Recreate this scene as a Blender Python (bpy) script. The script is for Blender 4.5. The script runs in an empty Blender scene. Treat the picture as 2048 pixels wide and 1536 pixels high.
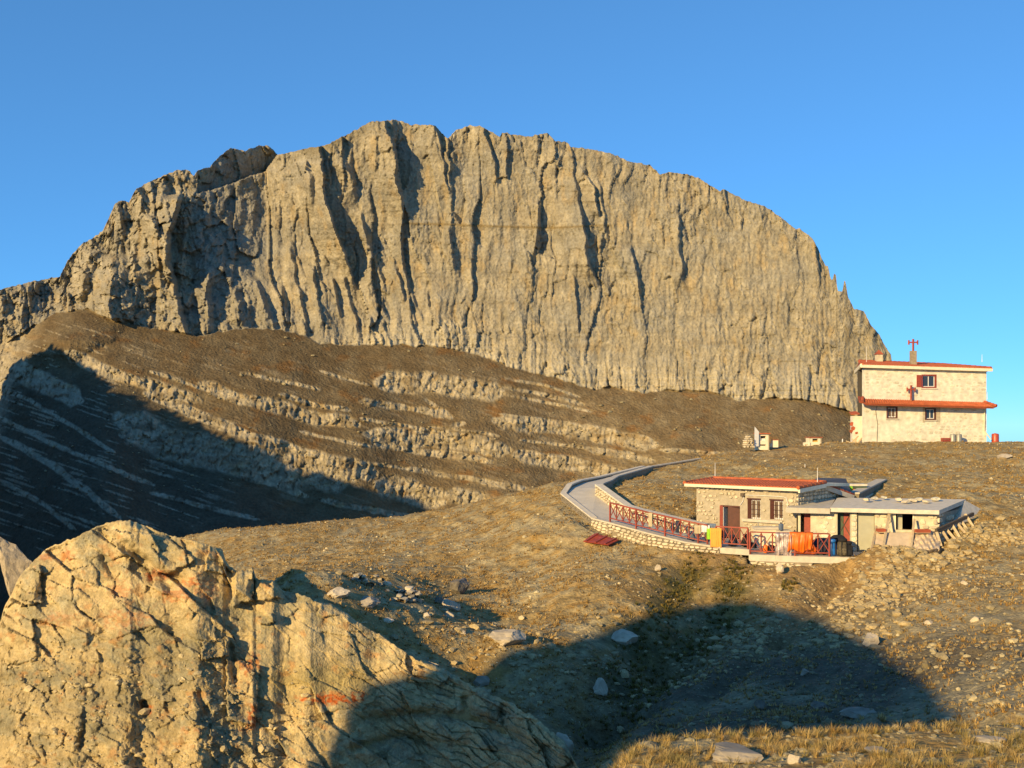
import bpy, bmesh, math, random
import numpy as np
from mathutils import Vector, Matrix
random.seed(7)
RNG = np.random.default_rng(11)
SC = bpy.context.scene
COL = SC.collection

# ------------------------------------------------------------------ camera, sky, sun, exposure
F, HZ = 2127.0, 850.0            # focal length in px of a 2048 px wide frame, eye level row
cam = bpy.data.cameras.new('camera'); camo = bpy.data.objects.new('camera', cam); COL.objects.link(camo)
cam.sensor_width = 36.0; cam.lens = 36.0*F/2048.0; cam.shift_y = (HZ-768.0)/2048.0
cam.clip_start = 0.5; cam.clip_end = 20000.0
camo.location = (0, 0, 0); camo.rotation_euler = (math.radians(90), 0, 0)
SC.camera = camo

SUN_AZ, SUN_EL = math.radians(40.0), math.radians(18.0)   # light travels to the right and away from the viewer
SUN_DIR = Vector((math.sin(SUN_AZ)*math.cos(SUN_EL), math.cos(SUN_AZ)*math.cos(SUN_EL), -math.sin(SUN_EL)))
w = bpy.data.worlds.new('World'); SC.world = w; w.use_nodes = True
nt = w.node_tree; bg = nt.nodes['Background']
sky = nt.nodes.new('ShaderNodeTexSky'); sky.sky_type = 'NISHITA'; sky.sun_disc = False
sky.sun_elevation = SUN_EL; sky.sun_rotation = math.radians(180.0) + SUN_AZ
sky.altitude = 10000.0; sky.air_density = 2.6; sky.dust_density = 0.0; sky.ozone_density = 7.0
gam = nt.nodes.new('ShaderNodeGamma'); gam.inputs['Gamma'].default_value = 0.70        # softens the sky's gradient as the camera did
tint = nt.nodes.new('ShaderNodeVectorMath'); tint.operation = 'MULTIPLY'; tint.inputs[1].default_value = (0.80, 1.29, 1.52)
nt.links.new(sky.outputs['Color'], gam.inputs['Color']); nt.links.new(gam.outputs['Color'], tint.inputs[0]); nt.links.new(tint.outputs[0], bg.inputs['Color'])
bg.inputs['Strength'].default_value = 0.13
sl = bpy.data.lights.new('sun', 'SUN'); sl.energy = 4.8; sl.angle = math.radians(0.5); sl.color = (1.0, 0.72, 0.34)
so = bpy.data.objects.new('sun', sl); COL.objects.link(so)
so.rotation_mode = 'QUATERNION'; so.rotation_quaternion = SUN_DIR.to_track_quat('-Z', 'Y'); so.location = (-200, -200, 200)
vs = SC.view_settings; vs.view_transform = 'Standard'; vs.look = 'None'; vs.exposure = 0.55; vs.gamma = 1.0
vs.use_curve_mapping = False

# ------------------------------------------------------------------ helpers
def PT(px, py, d): return ((px-1024.0)/F*d, d, (HZ-py)/F*d)
def ip(x, pts):
    p = np.array(pts, float); return np.interp(x, p[:, 0], p[:, 1])
def sstep(a, b, x):
    t = np.clip((x-a)/(b-a), 0, 1); return t*t*(3-2*t)
def _h(ix, iy, s):
    with np.errstate(over='ignore'):
        a = ix.astype(np.int64).astype(np.uint32)*np.uint32(374761393) + iy.astype(np.int64).astype(np.uint32)*np.uint32(668265263) + np.uint32((s*144665+1013) & 0xffffffff)
        a = (a ^ (a >> np.uint32(13)))*np.uint32(1274126177)
        a = (a ^ (a >> np.uint32(15)))*np.uint32(2246822519)
        return a ^ (a >> np.uint32(16))
def hf(ix, iy, s): return _h(ix, iy, s).astype(np.float64)/4294967295.0
def gn(x, y, s=0):
    x = np.asarray(x, float); y = np.asarray(y, float)
    ix = np.floor(x); iy = np.floor(y); fx = x-ix; fy = y-iy
    u = fx*fx*fx*(fx*(fx*6-15)+10); v = fy*fy*fy*(fy*(fy*6-15)+10)
    def g(dx, dy):
        a = hf(ix+dx, iy+dy, s)*6.2831853
        return np.cos(a)*(fx-dx)+np.sin(a)*(fy-dy)
    a = g(0, 0); b = g(1, 0); c = g(0, 1); d = g(1, 1)
    return 1.4*((a+(b-a)*u)*(1-v)+(c+(d-c)*u)*v)
def fbm(x, y, o=4, s=0, g=0.5):
    r = 0; a = 1.0
    for i in range(o): r = r+a*gn(x*2**i+i*17.3, y*2**i-i*9.1, s+i); a *= g
    return r
def ridge(x, y, o=3, s=0, g=0.5):
    r = 0; a = 1.0; n = 0
    for i in range(o): r = r+a*(1-np.abs(gn(x*2**i+i*7.7, y*2**i+i*3.9, s+i))*2); n += a; a *= g
    return r/n
def worley(x, y, s=0):
    ix = np.floor(x); iy = np.floor(y)
    f1 = np.full(x.shape, 9.0); f2 = np.full(x.shape, 9.0); cid = np.zeros(x.shape)
    for dx in (-1, 0, 1):
        for dy in (-1, 0, 1):
            cx = ix+dx; cy = iy+dy
            d = np.hypot(cx+hf(cx, cy, s)-x, cy+hf(cx, cy, s+5)-y)
            n = d < f1
            f2 = np.where(n, f1, np.minimum(f2, d)); cid = np.where(n, hf(cx, cy, s+9), cid); f1 = np.where(n, d, f1)
    return f1, f2, cid
def facet(x, y, s=0, wob=0.22):
    """broken rock: every cell of the pattern is a small tilted plane; returns relief about +-1 and the joint distance"""
    x = x+wob*gn(x*1.9+3, y*1.9, s+50); y = y+wob*gn(x*1.9, y*1.9+7, s+51)
    ix = np.floor(x); iy = np.floor(y)
    f1 = np.full(x.shape, 9.0); f2 = f1.copy(); val = np.zeros(x.shape)
    for dx in (-1, 0, 1):
        for dy in (-1, 0, 1):
            cx = ix+dx; cy = iy+dy
            ox = x-cx-hf(cx, cy, s); oy = y-cy-hf(cx, cy, s+5); d = np.hypot(ox, oy)
            v = (hf(cx, cy, s+9)-0.5)+ox*(hf(cx, cy, s+11)*2-1)*1.3+oy*(hf(cx, cy, s+13)*2-1)*1.3
            n = d < f1
            f2 = np.where(n, f1, np.minimum(f2, d)); val = np.where(n, v, val); f1 = np.where(n, d, f1)
    return val, f2-f1
def plane_dist(px, py, line):
    """distance to a polyline, and parameter along it"""
    best = np.full(px.shape, 1e9); par = np.zeros(px.shape)
    n = len(line)-1
    for i in range(n):
        (x0, y0), (x1, y1) = line[i][:2], line[i+1][:2]
        dx, dy = x1-x0, y1-y0; L = dx*dx+dy*dy
        t = np.clip(((px-x0)*dx+(py-y0)*dy)/L, 0, 1)
        d = np.hypot(px-x0-t*dx, py-y0-t*dy)
        m = d < best; best = np.where(m, d, best); par = np.where(m, (i+t)/n, par)
    return best, par
def inpoly(x, y, poly):
    r = np.zeros(np.shape(x), bool); n = len(poly)
    for i in range(n):
        x0, y0 = poly[i][:2]; x1, y1 = poly[(i+1) % n][:2]
        c = ((y0 > y) != (y1 > y))
        with np.errstate(divide='ignore', invalid='ignore'):
            xi = (x1-x0)*(y-y0)/(y1-y0+1e-12)+x0
        r ^= c & (x < xi)
    return r

def tag(o, label=None, cat=None, group=None, kind=None):
    if label: o['label'] = label
    if cat: o['category'] = cat
    if group: o['group'] = group
    if kind: o['kind'] = kind
    return o
def link(name, me, mat=None, parent=None):
    o = bpy.data.objects.new(name, me); COL.objects.link(o)
    if mat and me and not me.materials: me.materials.append(mat)
    if parent: o.parent = parent
    return o
def np_mesh(name, V, faces, cols=None, smooth=True, extra=None):
    """faces: list of index arrays (n,3) or (n,4)"""
    me = bpy.data.meshes.new(name); V = np.asarray(V, np.float32)
    if cols is not None: cols = np.asarray(cols)*np.array((1.0, .985, .87 if name == 'mountain' else .80))
    me.vertices.add(len(V)); me.vertices.foreach_set('co', V.ravel())
    li = np.concatenate([f.ravel() for f in faces]).astype(np.int32)
    ls = []; k = 0
    for f in faces:
        ls.append(k+np.arange(len(f))*f.shape[1]); k += f.size
    ls = np.concatenate(ls).astype(np.int32)
    me.loops.add(len(li)); me.loops.foreach_set('vertex_index', li)
    me.polygons.add(len(ls)); me.polygons.foreach_set('loop_start', ls)
    me.polygons.foreach_set('use_smooth', np.full(len(ls), smooth))
    if cols is not None:
        c = np.ones((len(V), 4), np.float32); c[:, :3] = cols
        a = me.color_attributes.new('Col', 'FLOAT_COLOR', 'POINT'); a.data.foreach_set('color', c.ravel())
    if extra:
        for k_, v_ in extra.items():
            a = me.attributes.new(k_, 'FLOAT', 'POINT'); a.data.foreach_set('value', np.asarray(v_, np.float32).ravel())
    me.update(calc_edges=True); me.validate()
    return me
def grid_faces(nr, nc):
    i = np.arange(nr*nc).reshape(nr, nc)
    return np.stack([i[:-1, :-1], i[1:, :-1], i[1:, 1:], i[:-1, 1:]], -1).reshape(-1, 4)

def new_mat(name):
    m = bpy.data.materials.new(name); m.use_nodes = True
    t = m.node_tree; return m, t, t.nodes['Principled BSDF']
def ground_mat(name, scale1, scale2, bump, bdist, rough=0.95, speck=0.0, lo=0.72, hi=1.25, stretch=(1, 1, 1)):
    """albedo from the surface's own colour attribute, fine mottling and relief on top"""
    m, t, b = new_mat(name)
    N, L = t.nodes, t.links
    at = N.new('ShaderNodeAttribute'); at.attribute_name = 'Col'
    tc = N.new('ShaderNodeTexCoord'); mp = N.new('ShaderNodeMapping'); mp.inputs['Scale'].default_value = stretch
    L.new(tc.outputs['Object'], mp.inputs['Vector'])
    n1 = N.new('ShaderNodeTexNoise'); n1.inputs['Scale'].default_value = scale1; n1.inputs['Detail'].default_value = 8; n1.inputs['Roughness'].default_value = 0.65
    n2 = N.new('ShaderNodeTexNoise'); n2.inputs['Scale'].default_value = scale2; n2.inputs['Detail'].default_value = 4
    v = N.new('ShaderNodeTexVoronoi'); v.inputs['Scale'].default_value = scale2*0.8
    for n in (n1, n2, v): L.new(mp.outputs['Vector'], n.inputs['Vector'])
    r = N.new('ShaderNodeMapRange'); r.inputs['From Min'].default_value = 0.3; r.inputs['From Max'].default_value = 0.7
    r.inputs['To Min'].default_value = lo; r.inputs['To Max'].default_value = hi
    L.new(n1.outputs['Fac'], r.inputs['Value'])
    r2 = N.new('ShaderNodeMapRange'); r2.inputs['From Min'].default_value = 0.3; r2.inputs['From Max'].default_value = 0.7
    r2.inputs['To Min'].default_value = 0.8; r2.inputs['To Max'].default_value = 1.2
    L.new(n2.outputs['Fac'], r2.inputs['Value'])
    mu = N.new('ShaderNodeMath'); mu.operation = 'MULTIPLY'; L.new(r.outputs[0], mu.inputs[0]); L.new(r2.outputs[0], mu.inputs[1])
    mx = N.new('ShaderNodeVectorMath'); mx.operation = 'SCALE'; L.new(at.outputs['Color'], mx.inputs[0]); L.new(mu.outputs[0], mx.inputs['Scale'])
    col = mx.outputs[0]
    if speck > 0:      # pale pebbles
        c = N.new('ShaderNodeMapRange'); c.inputs['From Min'].default_value = 0.18; c.inputs['From Max'].default_value = 0.12
        L.new(v.outputs['Distance'], c.inputs['Value'])
        sp = N.new('ShaderNodeSeparateColor'); L.new(v.outputs['Color'], sp.inputs[0])
        gt = N.new('ShaderNodeMath'); gt.operation = 'LESS_THAN'; gt.inputs[1].default_value = speck; L.new(sp.outputs[0], gt.inputs[0])
        mm = N.new('ShaderNodeMath'); mm.operation = 'MULTIPLY'; L.new(c.outputs[0], mm.inputs[0]); L.new(gt.outputs[0], mm.inputs[1])
        mi = N.new('ShaderNodeMix'); mi.data_type = 'RGBA'; L.new(mm.outputs[0], mi.inputs['Factor'])
        L.new(col, mi.inputs['A']); mi.inputs['B'].default_value = (0.36, 0.32, 0.26, 1); col = mi.outputs['Result']
    L.new(col, b.inputs['Base Color']); b.inputs['Roughness'].default_value = rough; b.inputs['Specular IOR Level'].default_value = 0.15
    ad = N.new('ShaderNodeMath'); ad.operation = 'ADD'; L.new(n1.outputs['Fac'], ad.inputs[0]); L.new(n2.outputs['Fac'], ad.inputs[1])
    bp = N.new('ShaderNodeBump'); bp.inputs['Strength'].default_value = bump; bp.inputs['Distance'].default_value = bdist
    L.new(ad.outputs[0], bp.inputs['Height']); L.new(bp.outputs['Normal'], b.inputs['Normal'])
    return m
def plain(name, rgb, rough=0.7, var=0.15, scale=6.0, metal=0.0, bump=0.0):
    m, t, b = new_mat(name); N, L = t.nodes, t.links
    tc = N.new('ShaderNodeTexCoord'); n = N.new('ShaderNodeTexNoise'); n.inputs['Scale'].default_value = scale; n.inputs['Detail'].default_value = 6
    L.new(tc.outputs['Object'], n.inputs['Vector'])
    r = N.new('ShaderNodeMapRange'); r.inputs['From Min'].default_value = 0.3; r.inputs['From Max'].default_value = 0.7
    r.inputs['To Min'].default_value = 1-var; r.inputs['To Max'].default_value = 1+var
    L.new(n.outputs['Fac'], r.inputs['Value'])
    oi = N.new('ShaderNodeObjectInfo')
    rr = N.new('ShaderNodeMapRange'); rr.inputs['To Min'].default_value = 1-var*0.9; rr.inputs['To Max'].default_value = 1+var*0.9
    L.new(oi.outputs['Random'], rr.inputs['Value'])
    mu = N.new('ShaderNodeMath'); mu.operation = 'MULTIPLY'; L.new(r.outputs[0], mu.inputs[0]); L.new(rr.outputs[0], mu.inputs[1])
    mx = N.new('ShaderNodeVectorMath'); mx.operation = 'SCALE'; mx.inputs[0].default_value = rgb; L.new(mu.outputs[0], mx.inputs['Scale'])
    L.new(mx.outputs[0], b.inputs['Base Color']); b.inputs['Roughness'].default_value = rough; b.inputs['Metallic'].default_value = metal
    if bump:
        bp = N.new('ShaderNodeBump'); bp.inputs['Strength'].default_value = bump; bp.inputs['Distance'].default_value = 0.02
        L.new(n.outputs['Fac'], bp.inputs['Height']); L.new(bp.outputs['Normal'], b.inputs['Normal'])
    return m
def mixc(a, b, t): 
    t = np.asarray(t)[..., None]; return a*(1-t)+np.asarray(b)*t

# ------------------------------------------------------------------ the mountain: crest, wall, bedded slope under it
CREST = [(-260,660),(-100,600),(0,578),(60,563),(120,552),(135,520),(160,490),(205,462),(222,425),(230,405),(245,400),(258,404),(268,385),(272,377),(300,362),(350,340),(375,338),(388,352),(395,340),(420,332),(440,310),(460,295),(490,300),(520,290),(540,292),(556,309),(600,298),(650,290),(700,265),(740,243),(790,238),(820,248),(870,249),(885,268),(897,276),(904,268),(912,258),(940,250),(965,252),(1000,273),(1004,264),(1060,273),(1070,269),(1095,265),(1110,280),(1135,284),(1142,293),(1180,297),(1220,305),(1260,322),(1300,330),(1320,347),(1340,343),(1370,347),(1395,354),(1412,364),(1440,381),(1450,378),(1490,400),(1530,411),(1580,448),(1592,458),(1600,457),(1625,475),(1638,500),(1645,518),(1652,532),(1656,531),(1661,555),(1665,560),(1668,545),(1672,548),(1675,582),(1685,582),(1688,562),(1691,562),(1696,592),(1708,617),(1727,620),(1741,648),(1757,666),(1772,694),(1782,708),(1784,722),(1792,790),(1800,860),(1810,900)]
BASE = [(-260,760),(0,690),(110,625),(170,616),(230,640),(300,655),(340,660),(410,671),(430,664),(500,655),(560,659),(600,668),(640,686),(700,690),(770,689),(830,690),(870,692),(920,700),(980,717),(1030,737),(1100,752),(1160,771),(1190,779),(1220,772),(1290,786),(1350,778),(1420,782),(1480,801),(1540,795),(1600,797),(1650,806),(1700,822),(1800,905),(1830,930)]
# ribs of the wall: edge line, reach to the left (px), metres it stands out along the line, width of the right flank (px)
RIBS = [
 ([(640,300),(650,400),(665,450),(690,510),(713,580)],55,[9,14,24,24,1],4),
 ([(771,256),(791,303),(791,364),(812,425)],60,[9,17,15,4],4),
 ([(786,302),(803,400),(805,456),(801,508),(815,570),(842,635)],22,[3,4,7,6,5,3],5),
 ([(868,252),(882,290),(886,330),(893,372),(900,400)],45,[8,9,7,5,0],4),
 ([(896,272),(898,330),(902,400),(904,470)],14,[5,6,4,1],3),
 ([(968,262),(985,310),(995,360)],60,[6,7,2],3),
 ([(898,460),(903,500),(906,535)],40,[3,6,4],3),
 ([(1076,410),(1075,450),(1070,500),(1062,560)],35,[5,6,4,1],3),
 ([(1143,313),(1150,360),(1160,419),(1167,450),(1177,528),(1194,562)],70,[4,4,7,11,11,2],4),
 ([(1170,343),(1186,372),(1196,424)],30,[5,8,7],3),
 ([(1149,560),(1152,600),(1158,662)],40,[4,5,3],3),
 ([(1263,500),(1266,525),(1275,560),(1283,612)],60,[5,6,5,3],4),
 ([(1356,410),(1358,460),(1357,490),(1362,520),(1366,562)],60,[5,6,5,6,3],5),
 ([(1198,372),(1206,420),(1214,480)],20,[3,4,2],3),
 ([(1108,275),(1112,320),(1114,400)],40,[5,5,1],3),
 ([(1632,486),(1636,530),(1640,560)],30,[5,5,2],3),
 ([(1590,470),(1594,520),(1597,560)],30,[3,3,1],3),
 ([(1450,380),(1452,420)],30,[4,2],3),
 ([(750,515),(770,578)],40,[4,3],4),([(793,542),(808,596)],30,[6,5],4),([(762,608),(775,640)],25,[5,3],4),
 ([(668,565),(678,625)],30,[7,5],4),([(690,560),(702,615)],18,[5,4],4),([(625,540),(643,645)],35,[6,4],4),
 ([(704,615),(717,668)],20,[6,4],4),([(765,650),(782,690)],25,[5,4],4),([(855,590),(863,645)],30,[4,3],4),([(818,600),(830,650)],25,[4,3],4),
 ([(738,640),(750,690)],25,[5,4],4),([(600,590),(612,660)],30,[5,4],4),([(580,500),(598,590)],40,[3,5],5),
 ([(540,345),(545,420),(540,500),(548,560)],8,[6,4,3,1],60),
 ([(355,400),(345,430),(335,470),(332,520),(345,560),(356,620),(372,668)],60,[24,28,30,22,16,13,10],10),
 ([(225,520),(222,560),(218,600),(213,645)],45,[16,30,30,14],95),
 ([(178,510),(167,555),(160,595)],28,[12,14,8],22),
 ([(270,380),(285,400),(292,430)],25,[7,9,5],12),
 ([(512,565),(525,605),(546,650)],45,[9,10,5],10),([(560,580),(575,640)],35,[7,6],8),([(470,580),(478,640)],30,[6,9],14),
 ([(420,540),(412,590),(418,660)],25,[7,12,7],12),([(300,440),(318,470),(322,520)],30,[9,10,5],14),
 ([(232,408),(240,440),(246,465)],15,[6,7,3],8),([(125,550),(130,590),(120,640)],40,[9,9,4],20),([(55,575),(40,640),(35,690)],30,[7,9,5],18),
 ([(610,330),(620,370),(618,420)],30,[5,7,3],10),([(690,330),(705,360),(712,400)],30,[6,8,2],8),([(720,430),(732,470),(738,500)],28,[4,7,3],6),
 ([(745,260),(752,300),(750,340)],30,[3,5,2],6),
 ([(170,616),(110,680),(45,714),(28,735),(26,770),(18,800),(0,860)],90,[6,26,36,38,40,36,30],120),
]
# rock beds on the slope: centre line, thickness px
BANDS = [
 ([(755,763),(850,765),(930,776),(1003,785)],44),([(1007,774),(1090,790),(1167,808)],8),([(1010,757),(1090,770),(1160,794)],5),
 ([(720,801),(790,812),(850,822),(890,832)],13),([(400,765),(470,795),(540,808),(600,828),(650,838),(716,848)],27),
 ([(730,868),(800,874),(870,880),(940,890),(1017,900)],36),([(745,884),(830,902),(900,910),(985,922)],13),
 ([(990,842),(1060,850),(1150,862),(1230,875),(1310,890)],34),([(1030,910),(1100,920),(1170,932),(1240,946)],28),
 ([(1180,902),(1250,912),(1310,922)],12),([(240,838),(330,885),(450,912),(560,938),(640,945),(700,955)],74),([(600,910),(660,925),(750,948)],36),
 ([(755,968),(830,984),(885,1004)],50),([(895,990),(970,1005),(1040,1012)],34),([(955,960),(1010,972),(1055,978)],13),
 ([(240,872),(380,915),(500,955),(615,992)],14),([(0,872),(80,915),(160,970),(240,1035)],14),([(-40,815),(90,880),(210,930),(308,970)],9),
 ([(30,735),(90,765),(160,800)],42),([(130,705),(210,740),(300,772),(400,802)],26),([(290,785),(400,832),(500,872),(610,905)],22),
 ([(560,790),(640,812),(700,822)],10),([(850,800),(880,820),(905,838)],9),([(880,868),(910,850),(930,846)],9),
 ([(0,960),(90,1010),(150,1060)],9),([(640,1000),(740,1020),(830,1035)],12),([(300,985),(420,1015),(520,1040)],8),([(0,780),(60,800),(140,850),(230,905)],8),
 ([(1320,900),(1400,905),(1480,915)],8),
 ([(720,836),(800,850),(900,866),(985,877)],6),([(745,926),(850,946),(965,963)],6),([(1040,880),(1150,893),(1270,906)],5),([(1015,791),(1100,806),(1185,823)],5),([(600,862),(680,881),(745,893)],6),([(640,742),(690,758),(740,770)],5),([(1000,828),(1080,838),(1160,850)],5),([(860,852),(940,862),(1000,872)],5),([(480,745),(560,762),(640,778)],6),([(1130,936),(1200,946),(1260,956)],6),([(300,742),(380,768),(440,790)],7),([(820,935),(900,950),(960,958)],5),
]
def rbf2(pts, vals, qx, qy, smooth=0.0, scale=1.0):
    p = np.array(pts, float)/scale; n = len(p)
    def k(r2): return 0.5*r2*np.log(r2+1e-9)
    d = (p[:, None, :]-p[None])**2; A = k(d.sum(-1))+np.eye(n)*smooth
    Pm = np.c_[np.ones(n), p]; M = np.block([[A, Pm], [Pm.T, np.zeros((3, 3))]])
    c = np.linalg.solve(M, np.r_[vals, 0, 0, 0])
    x = np.asarray(qx, float)/scale; y = np.asarray(qy, float)/scale
    out = c[n]+c[n+1]*x+c[n+2]*y
    for i in range(n): out = out+c[i]*k((x-p[i, 0])**2+(y-p[i, 1])**2)
    return out

def build_mountain():
    cx = np.arange(-260, 1826, 2.0); nc = len(cx)
    crest = ip(cx, CREST)+2.2*gn(cx/9, cx*0, 3)+3.6*np.abs(gn(cx/4.6, cx*0+4, 5))*-1+2.0*np.abs(gn(cx/15, cx*0+9, 6))*-1+2
    base = ip(cx, BASE)+4*gn(cx/24, cx*0, 8)+2.5*gn(cx/9, cx*0+2, 9)
    base = np.maximum(base, crest+6)
    n1, n2 = 236, 200
    t = np.linspace(0, 1, n1)[:, None]
    PY1 = crest+(base-crest)*t
    bot = np.maximum(1100.0, base+60)
    t2 = np.linspace(0, 1, n2+1)[1:, None]
    PY2 = base+(bot-base)*t2
    PX1 = np.broadcast_to(cx, PY1.shape); PX2 = np.broadcast_to(cx, PY2.shape)
    # wall: broad form, leaning back with height
    cp = [(-260,640,730),(0,600,748),(120,570,772),(230,430,768),(300,400,765),(345,430,768),(400,450,778),(470,450,796),(530,430,810),(560,350,806),(600,380,798),(640,340,792),(700,450,800),(800,320,803),(900,420,802),(1000,450,803),(1150,450,801),(1300,450,802),(1450,500,800),(1600,520,794),(1700,640,788),(1790,720,790),
          (0,690,736),(170,616,752),(300,650,746),(420,660,752),(520,650,768),(640,686,776),(800,690,782),(1000,720,782),(1200,772,780),(1400,780,778),(1600,797,774),(1790,850,772),(-260,760,716)]
    cpx = [c[:2] for c in cp]; cd = [c[2] for c in cp]
    def macro(px, py): return rbf2(cpx, cd, px, py, 1e-4, 400.0)
    D1 = macro(PX1, PY1)
    wig = 3.5*gn(PY1/26, PX1/200, 21)+1.8*gn(PY1/9, PX1/90, 22)
    for line, wl, dr, wr in RIBS:
        ys = [p[1] for p in line]; xs = [p[0] for p in line]
        o = np.argsort(ys); ys = np.array(ys)[o]; xs = np.array(xs)[o]; drs = np.array(dr, float)[o]
        X = np.interp(PY1, ys, xs)+wig
        fade = sstep(ys[0]-14, ys[0]+2, PY1)*(1-sstep(ys[-1]-4, ys[-1]+16, PY1))
        if ys[0]-base.min() > -1e9 and ys[0] <= 420 and wl < 70: fade = np.where(PY1 < ys[0], (1.0 if ys[0] < 330 else fade), fade)
        d = np.interp(PY1, ys, drs)*fade; dx = PX1-X
        L = np.clip(1+dx/wl, 0, 1)**1.35; R = np.clip(1-dx/wr, 0, 1)
        D1 = D1-d*np.where(dx <= 0, L, R)
    # far crag behind the left shoulder
    step = (PX1 > 395) & (PX1 < 556) & (PY1 < ip(PX1, [(395,386),(420,380),(462,368),(500,352),(530,344),(556,309)])+2*gn(PX1/6, PY1*0, 31))
    D1 = D1+np.where(step, 46+0.42*(PX1-470), 0)
    hgt = base-crest
    edge = np.clip((PY1-crest)/14, 0, 1)
    # pillars, flutes, ledges
    bend = PX1+6*gn(PY1/60, PX1/150, 33)+0.05*(PY1-500)*np.where(PX1 < 900, -1, 0.5)
    lft = sstep(560, 420, PX1)
    big = ridge(bend/46, PY1/420, 2, 41); med = ridge(bend/17, PY1/130, 3, 42); sm = ridge(bend/6.3, PY1/34, 2, 43)
    fall = 0.55+0.65*sstep(1300, 700, PX1)
    cal = sstep(-0.30, 0.35, gn(PX1/130, PY1/150, 49)+0.25*lft)      # calm slabs and broken parts of the wall
    crw = sstep(95, 20, PY1-crest)                                    # shattered towers along the crest
    v1, e1_ = facet(bend/62, PY1/260, 141); v2, e2_ = facet(bend/27, PY1/95, 142); v3, e3_ = facet(bend/10.5, PY1/27, 143); v4, e4_ = facet(PX1/5.0, PY1/8.0, 144)
    rgt = sstep(1180, 1340, PX1)
    D1 = D1+v1*4.3*(0.40+0.60*fall)*(1-0.5*rgt)+v2*2.3*(0.25+0.75*np.maximum(cal*(1-.4*rgt), crw))+v3*1.05*(0.30+0.7*np.maximum(cal, crw))+v4*0.32*(0.5+0.5*cal)
    D1 = D1+1.6*np.clip(1-e2_/0.06, 0, 1)*cal+0.7*np.clip(1-e3_/0.10, 0, 1)*(0.3+0.7*cal)
    D1 = D1-(big-0.5)*2.6*fall-(med-0.5)*(1.0+1.6*crw)*cal-(sm-0.5)*0.5*cal
    D1 = D1+0.42*fbm(PX1/8, PY1/11, 4, 47)-0.9*(ridge(bend/9.0, PY1/110, 2, 56)-0.5)*(0.35+0.65*rgt)
    vl, el_ = facet(PX1/34, PY1/40, 145); vm, em_ = facet(PX1/14, PY1/16, 146)
    D1 = D1+lft*(3.4*vl+1.6*vm+2.2*fbm(PX1/26, PY1/24, 3, 48))
    led = sstep(0.45, 0.7, gn(PX1/120+3, PY1/11.0, 51))
    D1 = D1-led*0.6*(1-lft)
    # long ledge across the wall, and the bedded lowest part
    yl = ip(PX1, [(800,446),(900,448),(1000,452),(1100,455),(1200,450)]); on = sstep(790, 830, PX1)*(1-sstep(1150, 1230, PX1))
    D1 = D1-on*2.0*np.where(PY1 > yl, np.exp(-(PY1-yl)/12), 0)
    foot = np.clip(1-(base-PY1)/70, 0, 1)*sstep(560, 700, PX1)
    D1 = D1-foot*6.0-foot*1.8*np.sign(gn(PX1/300, PY1/7.0, 53))*0.25-foot*2.2*(ridge(PX1/11, PY1/90, 2, 54)-0.5)
    clefts = np.clip(1-np.abs(gn(PX1/33, PY1/400, 55))/0.05, 0, 1)*np.clip(1-(base-PY1)/95, 0, 1)
    D1 = D1+5*clefts*sstep(700, 900, PX1)
    # slope below
    rock = np.zeros(PY2.shape); wob = 4*gn(PX2/60, PY2/40, 61)+2.2*gn(PX2/13, PY2/12, 62)
    for line, th in BANDS:
        d, par = plane_dist(PX2, PY2+wob*min(1, th/14), line)
        e = np.minimum(1, np.minimum(par, 1-par)*10+0.4)
        brk = 1.0+0.28*gn(PX2/40+th, PY2/50, 63)
        rock = np.maximum(rock, 1-sstep(th*0.36*e*brk, th*0.52*e*brk+1.2, d))
    fine = sstep(0.24, 0.40, gn((PX2*0.33-PY2)/5.5, PX2/140+PY2/300, 64)+0.45*gn(PX2/60, PY2/60, 65)-0.10+0.18*gn(PX2/14, PY2/10, 67))*0.9   # thin broken beds
    leftzone = sstep(420, 250, PX2-(PY2-850)*0.6)
    rock = np.maximum(rock, fine*(0.25+0.6*leftzone)*sstep(12, 40, PY2-base))
    left = sstep(70, 10, PX2+(PY2-730)*0.35); rock = np.maximum(rock, left*0.9)
    gull = gn(PX2/55+PY2/190, PY2/420, 66)
    slope = 0.60+rock*2.4
    D2 = np.zeros(PY2.shape); py_prev = base
    kw = np.exp(-np.linspace(-2.5, 2.5, 61)**2); kw /= kw.sum(); e0 = D1[-1]-macro(cx, base)
    kb = np.exp(-np.linspace(-2.2, 2.2, 181)**2); kb /= kb.sum(); bs = np.convolve(np.pad(base, 90, 'edge'), kb, 'valid')
    d = macro(cx, bs)-1.5-0.62*(base-bs); e1 = np.convolve(np.pad(e0, 30, 'edge'), kw, 'valid')
    # integrate down a smooth grid first, then read it off at the ragged foot of the wall
    tg = np.linspace(0, 1, 260)[:, None]; PG = (bs-45)+(bot+1-(bs-45))*tg; SG = np.empty(PG.shape)
    for j in range(nc): SG[:, j] = np.interp(PG[:, j], PY2[:, j], slope[:, j])
    DG = np.empty(PG.shape); d = macro(cx, bs)-1.5+0.62*45; DG[0] = d
    for r in range(1, 260):
        dpy = PG[r]-PG[r-1]; ev = (HZ-PG[r])/F
        d = d-np.clip(d/F*dpy/np.maximum(SG[r]-ev, 0.12), 0, 6.0); DG[r] = d
    k2 = np.exp(-np.linspace(-2.2, 2.2, 141)**2); k2 /= k2.sum()
    DG = np.apply_along_axis(lambda r_: np.convolve(np.pad(r_, 70, 'edge'), k2, 'valid'), 1, DG)
    for j in range(nc): D2[:, j] = np.interp(PY2[:, j], PG[:, j], DG[:, j])
    D2 = D2+3*(fbm(PX2/170+PY2/400, PY2/130, 3, 76))*sstep(0, 60, PY2-base)
    v5, e5_ = facet(PX2/15+PY2/80, PY2/24, 147); v6, e6_ = facet(PX2/6, PY2/8, 148)
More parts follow.
